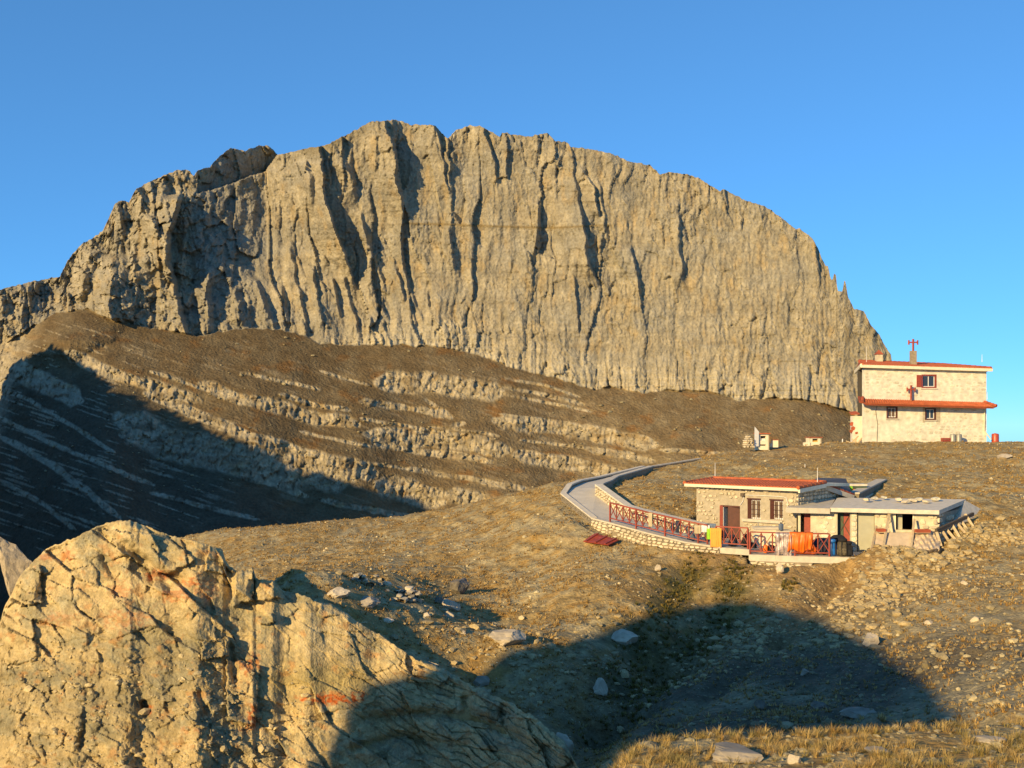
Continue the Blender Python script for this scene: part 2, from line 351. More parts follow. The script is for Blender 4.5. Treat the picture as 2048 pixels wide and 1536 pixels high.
    D2 = D2-1.3*rock*(ridge(PX2/11+PY2/60, PY2/70, 2, 71)-0.3)+rock*(1.7*v5+0.6*v6+1.6*np.clip(1-e5_/0.09, 0, 1))-0.30*fbm(PX2/14, PY2/14, 4, 73)
    D2 = D2+1.6*gn((PX2*0.8-PY2)/70, (PX2+PY2)/420, 77)     # low rills slanting down the scree
    # spur on the left
    for line, wl, dr, wr in RIBS[-1:]:
        ys = np.array([p[1] for p in line]); xs = np.array([p[0] for p in line])
        X = np.interp(PY2, ys, xs)+2*wig[-1]+5*gn(PY2/14, PX2/60, 75); dd = np.interp(PY2, ys, dr)*sstep(610, 640, PY2)
        dx = PX2-X
        D2 = D2-dd*np.where(dx <= 0, np.clip(1+dx/260, 0.3, 1), np.clip(1-dx/wr, 0, 1))
    D = np.vstack([D1, D2]); PX = np.vstack([PX1, PX2]); PY = np.vstack([PY1, PY2])
    # colour of rock and scree, with shade painted into the valley
    g = lambda *a: np.array(a)
    r1 = fbm(PX/70, PY/70, 4, 81); r2 = fbm(PX/18, PY/42, 4, 82); r3 = fbm(PX/7, PY/20, 3, 83)
    wall = mixc(np.broadcast_to(g(.315, .277, .212), PX.shape+(3,)), g(.245, .224, .185), sstep(-0.3, 0.7, r1+0.3*r2))
    wall = mixc(wall, g(.36, .275, .16), 0.65*sstep(0.15, 0.75, r2+0.35*gn(PX/120, PY/90, 84)))
    wall = mixc(wall, g(.39, .35, .275), 0.6*sstep(0.2, 0.8, -r2-0.4*r3))
    wall = mixc(wall, g(.27, .255, .225), 0.65*sstep(0.0, 0.5, fbm(PX/110+4, PY/75, 3, 86)+0.3*r3))
    wall = mixc(wall, g(.17, .15, .115), 0.5*sstep(0.35, 0.9, r3-0.2*r1))
    strat = gn(PX/260, PY/5.5, 85); wall = mixc(wall, g(.23, .195, .145), 0.42*sstep(0.25, 0.6, strat)*sstep(560, 800, PX))
    ft = np.clip(1-(np.broadcast_to(base, PX.shape)-PY)/75, 0, 1)*sstep(640, 760, PX)*(PY < base)
    wall = mixc(wall, g(.47, .425, .335), 0.55*ft)
    band = on if False else None
    yl2 = ip(PX, [(800,446),(900,448),(1000,452),(1100,455),(1200,450)]); ln = np.exp(-((PY-yl2-1)/2.5)**2)*sstep(790, 830, PX)*(1-sstep(1180, 1260, PX))
    wall = mixc(wall, g(.17, .12, .045), 0.8*ln)
    slab = sstep(370, 400, PX)*sstep(545, 520, PX)*sstep(350, 400, PY)*sstep(690, 600, PY)
    wall = mixc(wall, g(.235, .225, .205), 0.7*slab)
    scree = mixc(np.broadcast_to(g(.190, .138, .078), PX.shape+(3,)), g(.225, .175, .108), sstep(-0.4, 0.5, fbm(PX/40, PY/26, 4, 91)))
    scree = mixc(scree, g(.23, .125, .048), 0.8*sstep(0.25, 0.8, fbm(PX/60, PY/30, 4, 92)))
    scree = mixc(scree, g(.14, .105, .062), 0.22*sstep(0.1, 0.6, gn((PX*.6-PY)/22, (PX+PY)/110, 93)))
    bedc = mixc(np.broadcast_to(g(.40, .345, .255), PX.shape+(3,)), g(.29, .25, .185), sstep(-0.4, 0.5, fbm(PX/16, PY/14, 4, 94)))
    bedc = mixc(bedc, g(.36, .26, .13), 0.6*sstep(0.2, 0.7, fbm(PX/45, PY/20, 3, 95)))
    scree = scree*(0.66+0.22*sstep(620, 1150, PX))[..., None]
    basin_shade = sstep(560, 260, PX-(PY-900)*1.5)*sstep(690, 790, PY-0.25*PX*0)  # painted shade: scree and beds darkened where the valley shadow lies
    scree = mixc(scree, g(.075, .068, .055), 0.8*basin_shade)
    bedc = mixc(bedc, g(.30, .285, .25), 0.6*basin_shade)
    rk = np.vstack([np.ones(PY1.shape), rock]); below = (PY > np.broadcast_to(base, PX.shape)+0.01)
    patch = 1-0.6*sstep(0.0, 0.55, fbm(PX/42, PY/18, 3, 96))*(PX > 250)
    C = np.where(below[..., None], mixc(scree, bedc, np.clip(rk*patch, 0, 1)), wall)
    crest_g = np.clip(1-(PY-np.broadcast_to(crest, PX.shape))/26, 0, 1)*sstep(560, 620, PX)*sstep(800, 700, PX)
    C = mixc(C, g(.20, .165, .10), 0.7*crest_g)
    # backside: the crest rounds over and falls away behind
    nb = 7; off = np.array([2, 7, 18, 40, 90, 180, 330.])[::-1]; drop = np.array([0.3, 2, 8, 24, 70, 150, 290.])[::-1]
    X = (PX-1024)/F*D; Y = D; Z = (HZ-PY)/F*D
    bx = np.array([X[0]*(1+o/D[0]) for o in off]); by = np.array([D[0]+o for o in off]); bz = np.array([Z[0]-q for q in drop])
    X = np.vstack([bx, X]); Y = np.vstack([by, Y]); Z = np.vstack([bz, Z])
    C = np.concatenate([np.repeat(C[:1], nb, 0), C])
    # foot: runs out under the valley floor
    X = np.vstack([X, X[-1:]*0.9]); Y = np.vstack([Y, Y[-1:]-70]); Z = np.vstack([Z, Z[-1:]-60]); C = np.concatenate([C, C[-1:]])
    V = np.stack([X, Y, Z], -1).reshape(-1, 3)
    me = np_mesh('mountain', V, [grid_faces(*X.shape)], C.reshape(-1, 3))
    o = link('mountain', me, ground_mat('limestone_wall', 0.11, 0.55, 0.8, 1.6, lo=0.74, hi=1.22))
    tag(o, 'huge grey and ochre limestone wall with bedded scree slope below', 'mountain', kind='structure')
    return o

# ------------------------------------------------------------------ near hillside: control points in metres from (px, py, distance)
NEAR = [(100,1250,75),(0,1300,70),(-150,1400,60),(220,1150,80),(320,1090,84),(410,1066,84),(600,1050,82),(740,1036,79),(870,1025,76),(1000,1003,72),(1110,984,65),
 (1130,1000,61),(1283,946,73),(1400,923,77),(1500,895,82),(1620,889,84),(1727,886,85),(1850,886,86),(1980,886,87),(2060,886,90),(2300,886,92),(2500,890,90),
 (1390,1000,61.5),(1500,955,67),(1650,945,67),(1800,985,60.5),(1900,990,58),(1975,1010,55.5),(2048,960,66),(2048,1050,53),(2250,1000,58),(2250,1150,40),
 (1300,985,62.5),(1290,965,66.5),(1310,950,70),(1400,958,68),(1350,945,71),(1600,915,77),(1850,920,75),(1250,1003,60.5),(1235,985,63.5),
 (1380,1106,51),(1500,1128,49.6),(1600,1135,48.8),(1700,1140,48.3),(1735,1128,48.8),(1790,1110,49.4),(1875,1112,48.6),(1950,1080,51),
 (1150,1062,55),(1240,1086,52.8),(1310,1104,51.6),
 (900,1100,58),(600,1110,63),(450,1105,68),(640,1203,36.6),(760,1273,36.7),(850,1323,36.5),(930,1366,36),(1000,1400,35.2),(590,1138,38.8),(688,1158,40.2),(756,1179,41.2),(820,1200,42),(900,1228,42.8),(975,1247,43.4),(700,1125,48),(800,1150,48.5),(950,1174,49),(1020,1285,38.6),(1100,1292,39),(1200,1268,40.7),(1000,1310,37.4),(1200,1170,46.5),(1200,1250,41.6),(1350,1150,48),(1300,1235,42.5),(1100,1100,54),(1000,1040,66),(750,1080,68),
 (1455,1195,45.5),(1335,1290,39.6),(1232,1390,34.6),(1150,1480,31.3),(1100,1536,29.6),(1050,1440,33.5),(1100,1350,36.6),(950,1370,36.5),
 (1560,1135,48.6),(1600,1220,43.5),(1500,1300,38.6),(1400,1400,33),(1300,1490,28.8),(1700,1180,46.5),(1800,1150,46.5),(1780,1310,35),(1600,1400,30.5),(1700,1470,25.5),(1900,1400,26.5),(2048,1200,38),(2048,1340,27),(1940,1430,23.5),(1900,1200,40),(1900,1060,52),(2250,1350,23),(1500,1480,26.5)]
NEARW = [(-60,130,-38),(-20,125,-36),(10,115,-26),(30,118,-14),(50,125,-12),(80,130,-14),(-90,90,-30),(-60,60,-20),(-40,40,-16),(-30,25,-16),(-15,15,-15),(-5,12,-12),(2,20,-10.8),(0,16,-11),(8,17,-7.6),(14,16,-5.4),(5,15,-8.6),(22,18,-4.6),(30,30,-4.5),(45,50,-3.5),(-10,30,-13),(-14,38,-12),(-20,200,-70),(60,200,-50),(0,5,-9),(-12,3,-13)]
_np = [PT(*p) for p in NEAR]+NEARW
_nxy = [(p[0], p[1]) for p in _np]; _nz = [p[2] for p in _np]
# path from the terrace up to the refuge: (outer edge, inner edge) pairs
PATH = [((1420,1092,51.6),(1440,1080,53.4)),((1369,1084,52.2),(1400,1066,56)),((1295,1066,53.6),(1330,1046,59)),((1217,1045,55.6),(1262,1028,61)),((1183,1036,56.6),(1222,1014,63.5)),((1122,990,61.2),(1186,993,66)),((1135,975,63.5),(1193,972,67.5)),((1156,966,66),(1215,959,70)),((1197,957,69),(1240,949,73)),((1283,936,74),(1320,932,77)),((1400,917,78.5),(1425,914,81)),((1500,895,82.5),(1530,892,85))]
def _pz(a, b):
    z = (HZ-a[1])/F*a[2]
    return (np.array([(a[0]-1024)/F*a[2], a[2], z]), np.array([(b[0]-1024)/F*b[2], b[2], z]))
PATHW = [_pz(a, b) for a, b in PATH]
_off = [(.5,1.4),(1.35,1.8),(1.55,1.6),(1.65,1.45),(1.9,1.1),(2.0,.15),(1.8,-.7),(1.7,-1.0),(.95,-.5),(.5,-.4),(.4,-.4),(.4,-.4)]
PATHW = [(o, np.array([o[0]+d[0], o[1]+d[1], o[2]])) for (o, i), d in zip(PATHW, _off)]
TERR = -5.92; TERR2 = -6.15    # upper and lower terrace levels
TERRACE = [PT(1369,1090,52.2)[:2], PT(1440,1097,51.4)[:2], PT(1497,1103,50.6)[:2], PT(1580,1112,50.0)[:2], PT(1720,1118,49.6)[:2], PT(1900,1100,50.6)[:2], (22.9,54.0), (20.0,55.4), (17.4,56.9), (13.1,60.6), (9.7,56.9)]
_o = [p[0] for p in PATHW]; _t1 = PT(1369,1086,52.2); _q = [PT(1440,0,51.4)[:2], PT(1498,0,50.55)[:2]]; _r = [PT(1497.5,0,50.5)[:2], PT(1580,0,49.9)[:2], PT(1690,0,49.4)[:2]]
FEET = [(_o[6][:2], _o[5][:2], _o[6][2], _o[5][2], .25, .30), (_o[5][:2], _o[4][:2], _o[5][2], _o[4][2], .30, .42), (_o[4][:2], _o[3][:2], _o[4][2], _o[3][2], .42, .72), (_o[3][:2], _o[2][:2], _o[3][2], _o[2][2], .72, .72), (_o[2][:2], _o[1][:2], _o[2][2], _o[1][2], .72, .42),
        (_o[1][:2], _q[0], _o[1][2], TERR, .42, .30), (_q[0], _q[1], TERR, TERR, .30, .34), (_r[0], _r[1], TERR2, TERR2, .55, .62), (_r[1], _r[2], TERR2, TERR2, .52, .22)]
def h_base(x, y):
    z = rbf2(_nxy, _nz, x, y, 2e-5, 40.0)
    fgz = -1.68-0.160*y-0.0*x+0.05*(x-3)
    brow = 12.2+0.35*(x-3)+0.5*np.sin(x*0.9)
    fgz = fgz-np.maximum(0, y-brow)*1.05-np.maximum(0, 1.2-x)*0.7
    fgz = np.where(x > -9, fgz, -99)
    k = 0.25; m = np.maximum(z, fgz)
    h = np.clip(0.5+0.5*(fgz-z)/k, 0, 1)
    return np.where(np.abs(fgz-z) < k, z+(fgz-z)*h+k*h*(1-h), m)
def h_ground(x, y):
    """height of the bare hillside at world x, y (arrays)"""
    x = np.asarray(x, float); y = np.asarray(y, float)
    z = h_base(x, y)
    amp = np.clip((y-3)/20, 0.25, 1)
    z = z+amp*(0.22*fbm(x/6, y/6, 3, 101)+0.07*fbm(x/1.1, y/1.1, 3, 102))
    z = z+amp*0.05*fbm(x/0.42, y/0.42, 2, 104)
    z = z+amp*0.05*np.sin(z*11+2.2*gn(x/2.5, y/2.5, 105)+x*1.2)*sstep(-0.2, 0.5, gn(x/5, y/5, 106)+.2)   # small turf steps
    u_ = 1024+F*x/np.maximum(y, 1); z = z-10*sstep(0.0, 1.4, ip(u_, ODC)-0.08-y)*sstep(1150, 1040, u_)*(y > 8)
    # spoil heap and trench below the terrace
    def seg(ax, ay, bx, by):
        dx, dy = bx-ax, by-ay; t = np.clip(((x-ax)*dx+(y-ay)*dy)/(dx*dx+dy*dy), 0, 1)
        return np.hypot(x-ax-t*dx, y-ay-t*dy), t
    a, b = PT(1690,1140,48.6), PT(1560,1275,40)
    d, t = seg(a[0], a[1], b[0], b[1]); z = z-0.55*np.exp(-(d/0.55)**2)*(1-0.6*t)
    for (a, b, w_, dp) in ((PT(1560,1275,40), PT(1400,1400,33), .5, .35), (PT(1400,1400,33), PT(1210,1536,27), .5, .3), (PT(1455,1190,45.6), PT(1335,1290,39.6), 1.6, .85), (PT(1335,1290,39.6), PT(1232,1390,34.6), 1.5, .85), (PT(1232,1390,34.6), PT(1130,1500,30.5), 1.4, .8), (PT(1390,1125,49.6), PT(1330,1215,44), .8, .3)):
        d, t = seg(a[0], a[1], b[0], b[1]); z = z-dp*np.exp(-(d/w_)**2)
    a, b = PT(1765,1120,48.9), PT(1700,1260,41.5)
    d, t = seg(a[0], a[1], b[0], b[1]); z = z+0.45*np.exp(-(d/1.5)**2)*(1-0.5*t)
    for (a, b, za, zb, ha, hb) in FEET:
        dx, dy = b[0]-a[0], b[1]-a[1]; L = math.hypot(dx, dy); t = ((x-a[0])*dx+(y-a[1])*dy)/(L*L); d = ((x-a[0])*dy-(y-a[1])*dx)/L    # d > 0 outside
        lim = za+(zb-za)*t-(ha+(hb-ha)*t)+np.maximum(0, d-0.7)*0.7+0.05*gn(x/.4, y/.4, 107)
        z = np.where((t > -.02) & (t < 1.02) & (d > -.5) & (d < 2.5), np.minimum(z, lim), z)
    # path bed and building platform cut
    for i in range(len(PATHW)-1):
        (o0, i0), (o1, i1) = PATHW[i], PATHW[i+1]
        quad = [o0, o1, i1, i0]; m = inpoly(x, y, quad)
        if m.any():
            d0_, _ = seg(o0[0], o0[1], i0[0], i0[1]); d1_, _ = seg(o1[0], o1[1], i1[0], i1[1]); tt = d0_/(d0_+d1_+1e-9)
            z = np.where(m, np.minimum(z, o0[2]+(o1[2]-o0[2])*tt-0.16), z)
    m = inpoly(x, y, TERRACE); z = np.where(m, np.minimum(z, TERR2-0.25), z)
    return z
def zone_cols(x, y, z):
    px = 1024+F*x/np.maximum(y, 0.5); py = HZ-F*z/np.maximum(y, 0.5)
    g = lambda *a: np.array(a)
    n = fbm(x/2.4, y/2.4, 4, 111); n2 = fbm(x/0.5, y/0.5, 3, 112)
    C = mixc(np.broadcast_to(g(.335, .245, .125), x.shape+(3,)), g(.375, .31, .20), sstep(-0.4, 0.5, n+0.3*n2))
    C = mixc(C, g(.33, .195, .060), 0.75*sstep(-0.05, 0.45, fbm((x+0.5*y)/1.5, (y-0.5*x)/0.6, 4, 113)))
    C = mixc(C, g(.17, .125, .07), 0.5*sstep(0.25, 0.7, fbm(x/0.8, y/0.5, 3, 114)))
    dirt = np.zeros(x.shape)
    for (cx, cy, d, r) in [(1640,1150,48,2.0),(1720,1140,48,2.0),(1760,1200,44.5,2.4),(1700,1230,43,2.2),(1640,1190,45,1.5),(1420,1130,49.5,2.2),(1330,1180,46,1.6),(1560,1150,48,1.5),(1600,905,78,4.5),(1620,1205,44,.8),(1585,1240,42,.8),(1545,1280,40,.7),(1500,1315,37.5,.6)]:
        q = PT(cx, cy, d); dirt = np.maximum(dirt, np.exp(-(((x-q[0])**2+(y-q[1])**2)/r**2)))
    C = mixc(C, g(.34, .215, .095), np.clip(dirt*1.2+0.2*n2*dirt, 0, 1)*0.85)
    green = np.zeros(x.shape)
    for (cx, cy, d, r) in [(1360,1160,47.5,1.1),(1385,1130,49,1.0),(1460,1160,47.3,0.9),(1440,1215,44.5,1.2),(1350,1200,45,1.1),(1280,1270,41,1.3),(1370,1250,42,1.3),(1250,1340,37.5,1.2),(1310,1320,38,1.2),(1200,1420,34,1.2),(1250,1400,34.5,1.1)]:
        q = PT(cx, cy, d); green = np.maximum(green, np.exp(-(((x-q[0])**2+(y-q[1])**2)/r**2)))
    C = mixc(C, g(.055, .060, .016), np.clip(green*1.2+0.5*n2*green, 0, 1)*0.8)
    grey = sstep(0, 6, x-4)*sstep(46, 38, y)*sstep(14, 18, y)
    C = mixc(C, g(.20, .175, .135), 0.5*grey)  # grey scree tone, also lowered to deepen the shade on this slope
    q = PT(1540, 1390, 32); bowl_shade = np.exp(-(((x-q[0])/6.5)**2+((y-q[1])/8)**2)); C = mixc(C, g(.085, .078, .068), np.clip(1.4*bowl_shade, 0, 1)*0.85)  # shade painted into the ground colour of the shadowed slope
    C = mixc(C, g(.36, .31, .22), 0.5*sstep(0.15, 0.6, fbm(x/7+3, y/5, 3, 115)))
    return C, dirt, green
def build_hillside():
    u = np.arange(-620, 2700, 4.4); us = (u-1024)/F
    ys = np.concatenate([np.linspace(2.2, 13, 70), 13+np.cumsum(np.full(370, 57/370.)), np.linspace(70.2, 100, 70), np.geomspace(102, 330, 26)])
    Y, U = np.meshgrid(ys, us, indexing='ij'); X = U*Y
    Z = h_ground(X, Y)
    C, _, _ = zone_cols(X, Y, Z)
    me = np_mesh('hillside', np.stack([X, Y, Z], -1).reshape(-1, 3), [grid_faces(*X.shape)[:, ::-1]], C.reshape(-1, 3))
    o = link('hillside', me, ground_mat('stony_turf', 2.2, 9.0, 0.9, 0.09, speck=0.34, lo=0.6, hi=1.4))
    tag(o, 'brown grassy stony hillside rising to the refuge', 'hillside', kind='structure')
    return o

# ------------------------------------------------------------------ rock outcrop in the left foreground
OCREST = [(-320,1420),(-160,1320),(0,1245),(8,1215),(22,1190),(40,1150),(60,1130),(85,1105),(100,1093),(140,1080),(200,1050),(230,1043),(260,1040),(300,1055),(330,1068),(380,1080),(420,1090),(445,1103),(452,1128),(475,1142),(505,1138),(512,1158),(545,1160),(566,1181),(600,1188),(640,1206),(700,1236),(760,1270),(830,1318),(900,1352),(1000,1396),(1080,1442),(1130,1492),(1160,1540),(1200,1640)]
ORIBS = [([(232,1075),(300,1130),(372,1160)],0,0,0)]
def outcrop_grid():
    cx = np.arange(-320, 1202, 1.9); n = 330
    crest = ip(cx, OCREST)+3*gn(cx/16, cx*0, 121)+2*gn(cx/6, cx*0+3, 122)
    bot = np.maximum(1760.0, crest+120)
    t = np.linspace(0, 1, n)[:, None]**1.0
    PY = crest+(bot-crest)*t; PX = np.broadcast_to(cx, PY.shape)
    dc = ip(cx, ODC)+0.35*gn(cx/60, cx*0, 123)
    return cx, crest, PX, PY, dc
ODC = [(-320,36.4),(0,36.0),(230,35.6),(430,35.3),(640,35.4),(760,35.5),(850,35.3),(1000,33.6),(1130,31),(1200,29.5)]
def build_outcrop():
    cx, crest, PX, PY, dc = outcrop_grid()
    n = PY.shape[0]
    a = math.radians(33); Xr = (PX*math.cos(a)+PY*math.sin(a)); Yr = (-PX*math.sin(a)+PY*math.cos(a))   # along / across the bedding
    wx = PX+16*gn(PX/60, PY/60, 131); wy = PY+16*gn(PX/60+9, PY/60, 132)
    rub = sstep(600, 360, PX+0.25*(PY-1300))*sstep(1230, 1350, PY+0.05*PX)
    sl = 2.4-0.8*rub+0.5*gn(PX/90, PY/70, 133)
    top = np.clip((PY-crest)/60, 0, 1); sl = sl*(0.45+0.55*top)
    D = np.zeros(PY.shape); d = dc.copy(); D[0] = d
    for r in range(1, n):
        dpy = PY[r]-PY[r-1]; ev = (HZ-PY[r])/F
        d = d-np.clip(d/F*dpy/np.maximum(sl[r]-ev, 0.35), 0, 0.12); D[r] = d
    edge = np.clip((PY-crest)/10, 0.15, 1)
    hard = 1-rub
    a1, j1 = facet(Xr/150, Yr/62, 234, .10); a2, j2 = facet(Xr/60, Yr/34, 235, .10); a3, j3 = facet(PX/25, PY/21, 236, .14); a4, j4 = facet(PX/10, PY/9, 237, .12)
    R = 0.25*a1*(0.35+0.65*hard)+0.135*a2*(0.5+0.5*hard)+0.070*a3*(0.45+0.75*rub)+0.026*a4*(0.3+0.9*rub)
    R = R+0.06*np.clip(1-j1/0.03, 0, 1)*hard+0.03*np.clip(1-j2/0.05, 0, 1)*(0.3+0.7*hard)+0.02*np.clip(1-j3/0.09, 0, 1)*rub
    R = R+0.14*fbm(PX/190, PY/150, 2, 139)+0.04*fbm(PX/40, PY/34, 3, 140)+0.012*fbm(PX/6, PY/6, 2, 141)
    # smooth cleaved slab right of the middle
    slab = sstep(480, 530, PX)*sstep(760, 720, PX)*sstep(1205, 1235, PY-0.35*(PX-600))*sstep(1440, 1385, PY)
    R = R*(1-0.6*slab)
    # named clefts: line, width px, depth m
    for line, wd, dp in [([(232,1078),(285,1120),(330,1150),(372,1162)],9,0.5),([(296,1150),(330,1165),(345,1180)],10,0.4),([(462,1285),(466,1330),(470,1370)],7,0.35),([(287,1400),(292,1425)],10,0.6),
                         ([(170,1440),(165,1480),(160,1500)],7,0.3),([(508,1160),(502,1185),(510,1200)],6,0.35),([(452,1130),(462,1160),(458,1200)],6,0.25),([(205,1110),(220,1140),(232,1160)],7,0.25),
                         ([(720,1440),(860,1425),(960,1440),(1060,1490)],10,0.4),([(700,1500),(800,1475),(900,1490)],9,0.3),([(930,1390),(935,1430)],8,0.4),([(1010,1405),(1005,1450)],7,0.35),([(395,1380),(410,1420),(402,1450)],8,0.3),([(85,1150),(82,1200)],8,0.3)]:
        q, par = plane_dist(PX+3*gn(PX/12, PY/12, 142), PY+3*gn(PX/12, PY/12, 143), line)
        R = R+dp*np.exp(-(q/wd)**2)*np.minimum(1, np.minimum(par, 1-par)*6+0.3)
    # proud blocks: polygon px, metres
    for poly, h in [([(472,1142),(508,1140),(505,1200),(466,1212)],0.55),([(512,1160),(562,1180),(560,1196),(506,1200)],0.35),([(405,1285),(455,1275),(458,1312),(402,1320)],0.4),([(452,1320),(520,1330),(510,1450),(455,1440)],0.3),([(515,1235),(545,1225),(548,1245),(520,1250)],0.3),
                    ([(205,1060),(330,1070),(390,1120),(330,1150),(245,1110)],0.28),([(40,1150),(80,1130),(84,1205),(42,1212)],0.3),([(830,1330),(900,1352),(880,1372),(820,1360)],0.3),([(1080,1440),(1150,1500),(1140,1520),(1060,1470)],0.35),([(420,1090),(448,1110),(452,1150),(410,1140)],0.3)]:
        m = inpoly(PX+4*gn(PX/14, PY/14, 144), PY+4*gn(PX/14+5, PY/14, 145), poly)
        R = R-np.where(m, h, 0)
    # bedding steps down the right flank
    rf = sstep(640, 760, PX); bed = (PY-crest)/17+0.9*gn(PX/60, PY/60, 146); st = bed-np.floor(bed)
    R = R+rf*(0.11*st+0.07*(st > 0.86))*(0.6+0.8*gn(PX/90, PY/50, 147))*np.clip((PY-crest)/12, 0, 1)*(PY-crest < 190)
    D = D+R*edge
    g = lambda *a_: np.array(a_)
    n1 = fbm(PX/80, PY/70, 4, 151); n2 = fbm(PX/22, PY/20, 4, 152); n3 = fbm(PX/6, PY/6, 3, 153)
    C = mixc(np.broadcast_to(g(.57, .445, .27), PX.shape+(3,)), g(.36, .32, .235), sstep(-0.25, 0.55, n1+0.45*n2))
    C = mixc(C, g(.64, .555, .39), 0.65*sstep(0.15, 0.7, n2-0.2*n1))
    C = mixc(C, g(.34, .26, .14), 0.45*sstep(0.2, 0.8, n3+0.4*gn(PX/40, PY/40, 154)))
    greyz = np.exp(-(((PX-330)/120)**2+((PY-1285)/45)**2))+0.8*np.exp(-(((PX-240)/160)**2+((PY-1400)/50)**2))+0.9*np.exp(-(((PX-330)/60)**2+((PY-1090)/30)**2))
    C = mixc(C, g(.29, .262, .19), 0.75*np.clip(greyz, 0, 1))
    oliv = sstep(520, 560, PX)*sstep(760, 720, PX)*np.exp(-((PY-1360)/38)**2); C = mixc(C, g(.36, .285, .13), 0.7*oliv)
    pale = np.exp(-(((PX-620)/70)**2+((PY-1275)/40)**2)); C = mixc(C, g(.50, .43, .30), 0.6*pale)
    for (x0, y0, rx, ry, s) in [(660,1398,75,13,1.0),(640,1400,40,9,.9),(715,1392,22,12,1.0),(505,1430,14,22,.8),(298,1420,9,10,.9),(500,1330,22,30,.6),(240,1180,30,22,.4),(350,1190,40,18,.55),(410,1180,28,30,.4),(315,1150,30,14,.7),(135,1110,14,16,.6),(250,1240,60,25,.35),(120,1240,40,20,.3),(500,1455,30,12,.5),(380,1165,26,12,.6),(385,1460,24,12,.35),(90,1115,14,10,.5)]:
        e = np.exp(-(((PX-x0)/rx)**2+((PY-y0)/ry)**2)); C = mixc(C, g(.50, .125, .035), s*sstep(0.22, 0.75, e*(0.75+0.9*gn(PX/9, PY/6, 155)+0.5*n2)))
    C = mixc(C, g(.46, .22, .075), 0.6*sstep(0.35, 0.9, n2+0.7*gn(PX/50, PY/35, 156)))
    C = C*(0.90-0.20*rub*(0.6+0.6*sstep(-.3, .5, gn(PX/45, PY/26, 158))))[..., None]
    C = mixc(C, g(.25, .20, .115), 0.35*sstep(0.1, 0.6, fbm(PX/33, PY/24, 3, 159)))
    # the outcrop's back falls away to the hillside
    X = (PX-1024)/F*D; Y = D; Z = (HZ-PY)/F*D
    off = np.array([0.25, 0.7, 1.4, 2.6, 4.5, 8.0])[::-1]; dr = np.array([0.05, 0.4, 1.1, 2.4, 5.0, 9.0])[::-1]
    bx = np.array([X[0]*(1+o/D[0]) for o in off]); by = np.array([Y[0]+o for o in off]); bz = np.array([Z[0]-q for q in dr])
    bn = 0.25*gn(bx*1.3, by*1.3, 157); bz = bz+bn
    X = np.vstack([bx, X]); Y = np.vstack([by, Y]); Z = np.vstack([bz, Z]); C = np.concatenate([np.repeat(C[:1], len(off), 0), C])
    me = np_mesh('rock_outcrop', np.stack([X, Y, Z], -1).reshape(-1, 3), [grid_faces(*X.shape)], C.reshape(-1, 3))
    o = link('rock_outcrop', me, ground_mat('lichen_rock', 3.5, 16.0, 0.8, 0.06, lo=0.70, hi=1.25))
    tag(o, 'broken pale rock outcrop with orange lichen filling the left foreground', 'rock outcrop', kind='structure')
    return o

def build_floor():
    n = 60; g = np.linspace(-3500, 3500, n); X, Y = np.meshgrid(g, g, indexing='ij')
    Z = -150+14*fbm(X/900, Y/900, 3, 160)
    C = np.broadcast_to(np.array((.13, .10, .06)), X.shape+(3,))
    me = np_mesh('valley_ground', np.stack([X, Y, Z], -1).reshape(-1, 3), [grid_faces(n, n)[:, ::-1]], C.reshape(-1, 3))
    tag(link('valley_ground', me, ground_mat('valley_turf', 0.05, 0.4, 0.5, 1.0)), 'low dark valley ground far below', 'ground', kind='structure')

MOUNTAIN = build_mountain(); HILL = build_hillside(); OUT = build_outcrop(); build_floor()
# ------------------------------------------------------------------ the summit and the far ridge that throw the long shadows (outside the frame)
def qh_pt(q, w_, h):     # q across the light, w_ along it, h = height at w_=0 of the ray that touches it
    ca, sa, t = math.cos(SUN_AZ), math.sin(SUN_AZ), math.tan(SUN_EL)
    return (q*ca+w_*sa, -q*sa+w_*ca, h-t*w_)
def shade_hill(name, prof, w0, depth, floor, nq, label, noise):
    prof = np.array(prof, float); s = np.r_[0, np.cumsum(np.hypot(np.diff(prof[:, 0]), np.diff(prof[:, 1])))]
    ss = np.linspace(0, s[-1], nq); q = np.interp(ss, s, prof[:, 0]); h = np.interp(ss, s, prof[:, 1])
    h = h+noise*(fbm(ss/(6*noise+1), ss*0, 3, 171) if noise < 1 else 1.3*fbm(ss/11, ss*0, 4, 171)-np.abs(gn(ss/5, ss*0+2, 174))*2)
    rows = []
    ks = np.linspace(-1, 1, 21)
    for k in ks:
        f = 1-abs(k)**1.4
        wv = w0+k*depth+noise*2*gn(q/(8*noise), q*0+k*3, 172)
        X, Y, Zt = qh_pt(q, wv, h); base = floor+0*q
        zc = qh_pt(q, w0, h)[2]
        Z = base+(zc-base)*f+noise*(1-f)*fbm(q/5, q*0+k*5, 3, 173)*(abs(k) > 0.01)
        Z = np.minimum(Z, Zt) if abs(k) > 0.01 else zc
        rows.append(np.stack([X, Y, Z], -1))
    V = np.array(rows)
    # end caps closed by drawing both ends to the floor
    V[:, 0, 2] = floor; V[:, -1, 2] = floor
    C = np.broadcast_to(np.array((.25, .20, .13)), V.shape)
    me = np_mesh(name, V.reshape(-1, 3), [grid_faces(V.shape[0], V.shape[1])], C.reshape(-1, 3))
    tag(link(name, me, bpy.data.materials['lichen_rock']), label, 'hill', kind='structure')
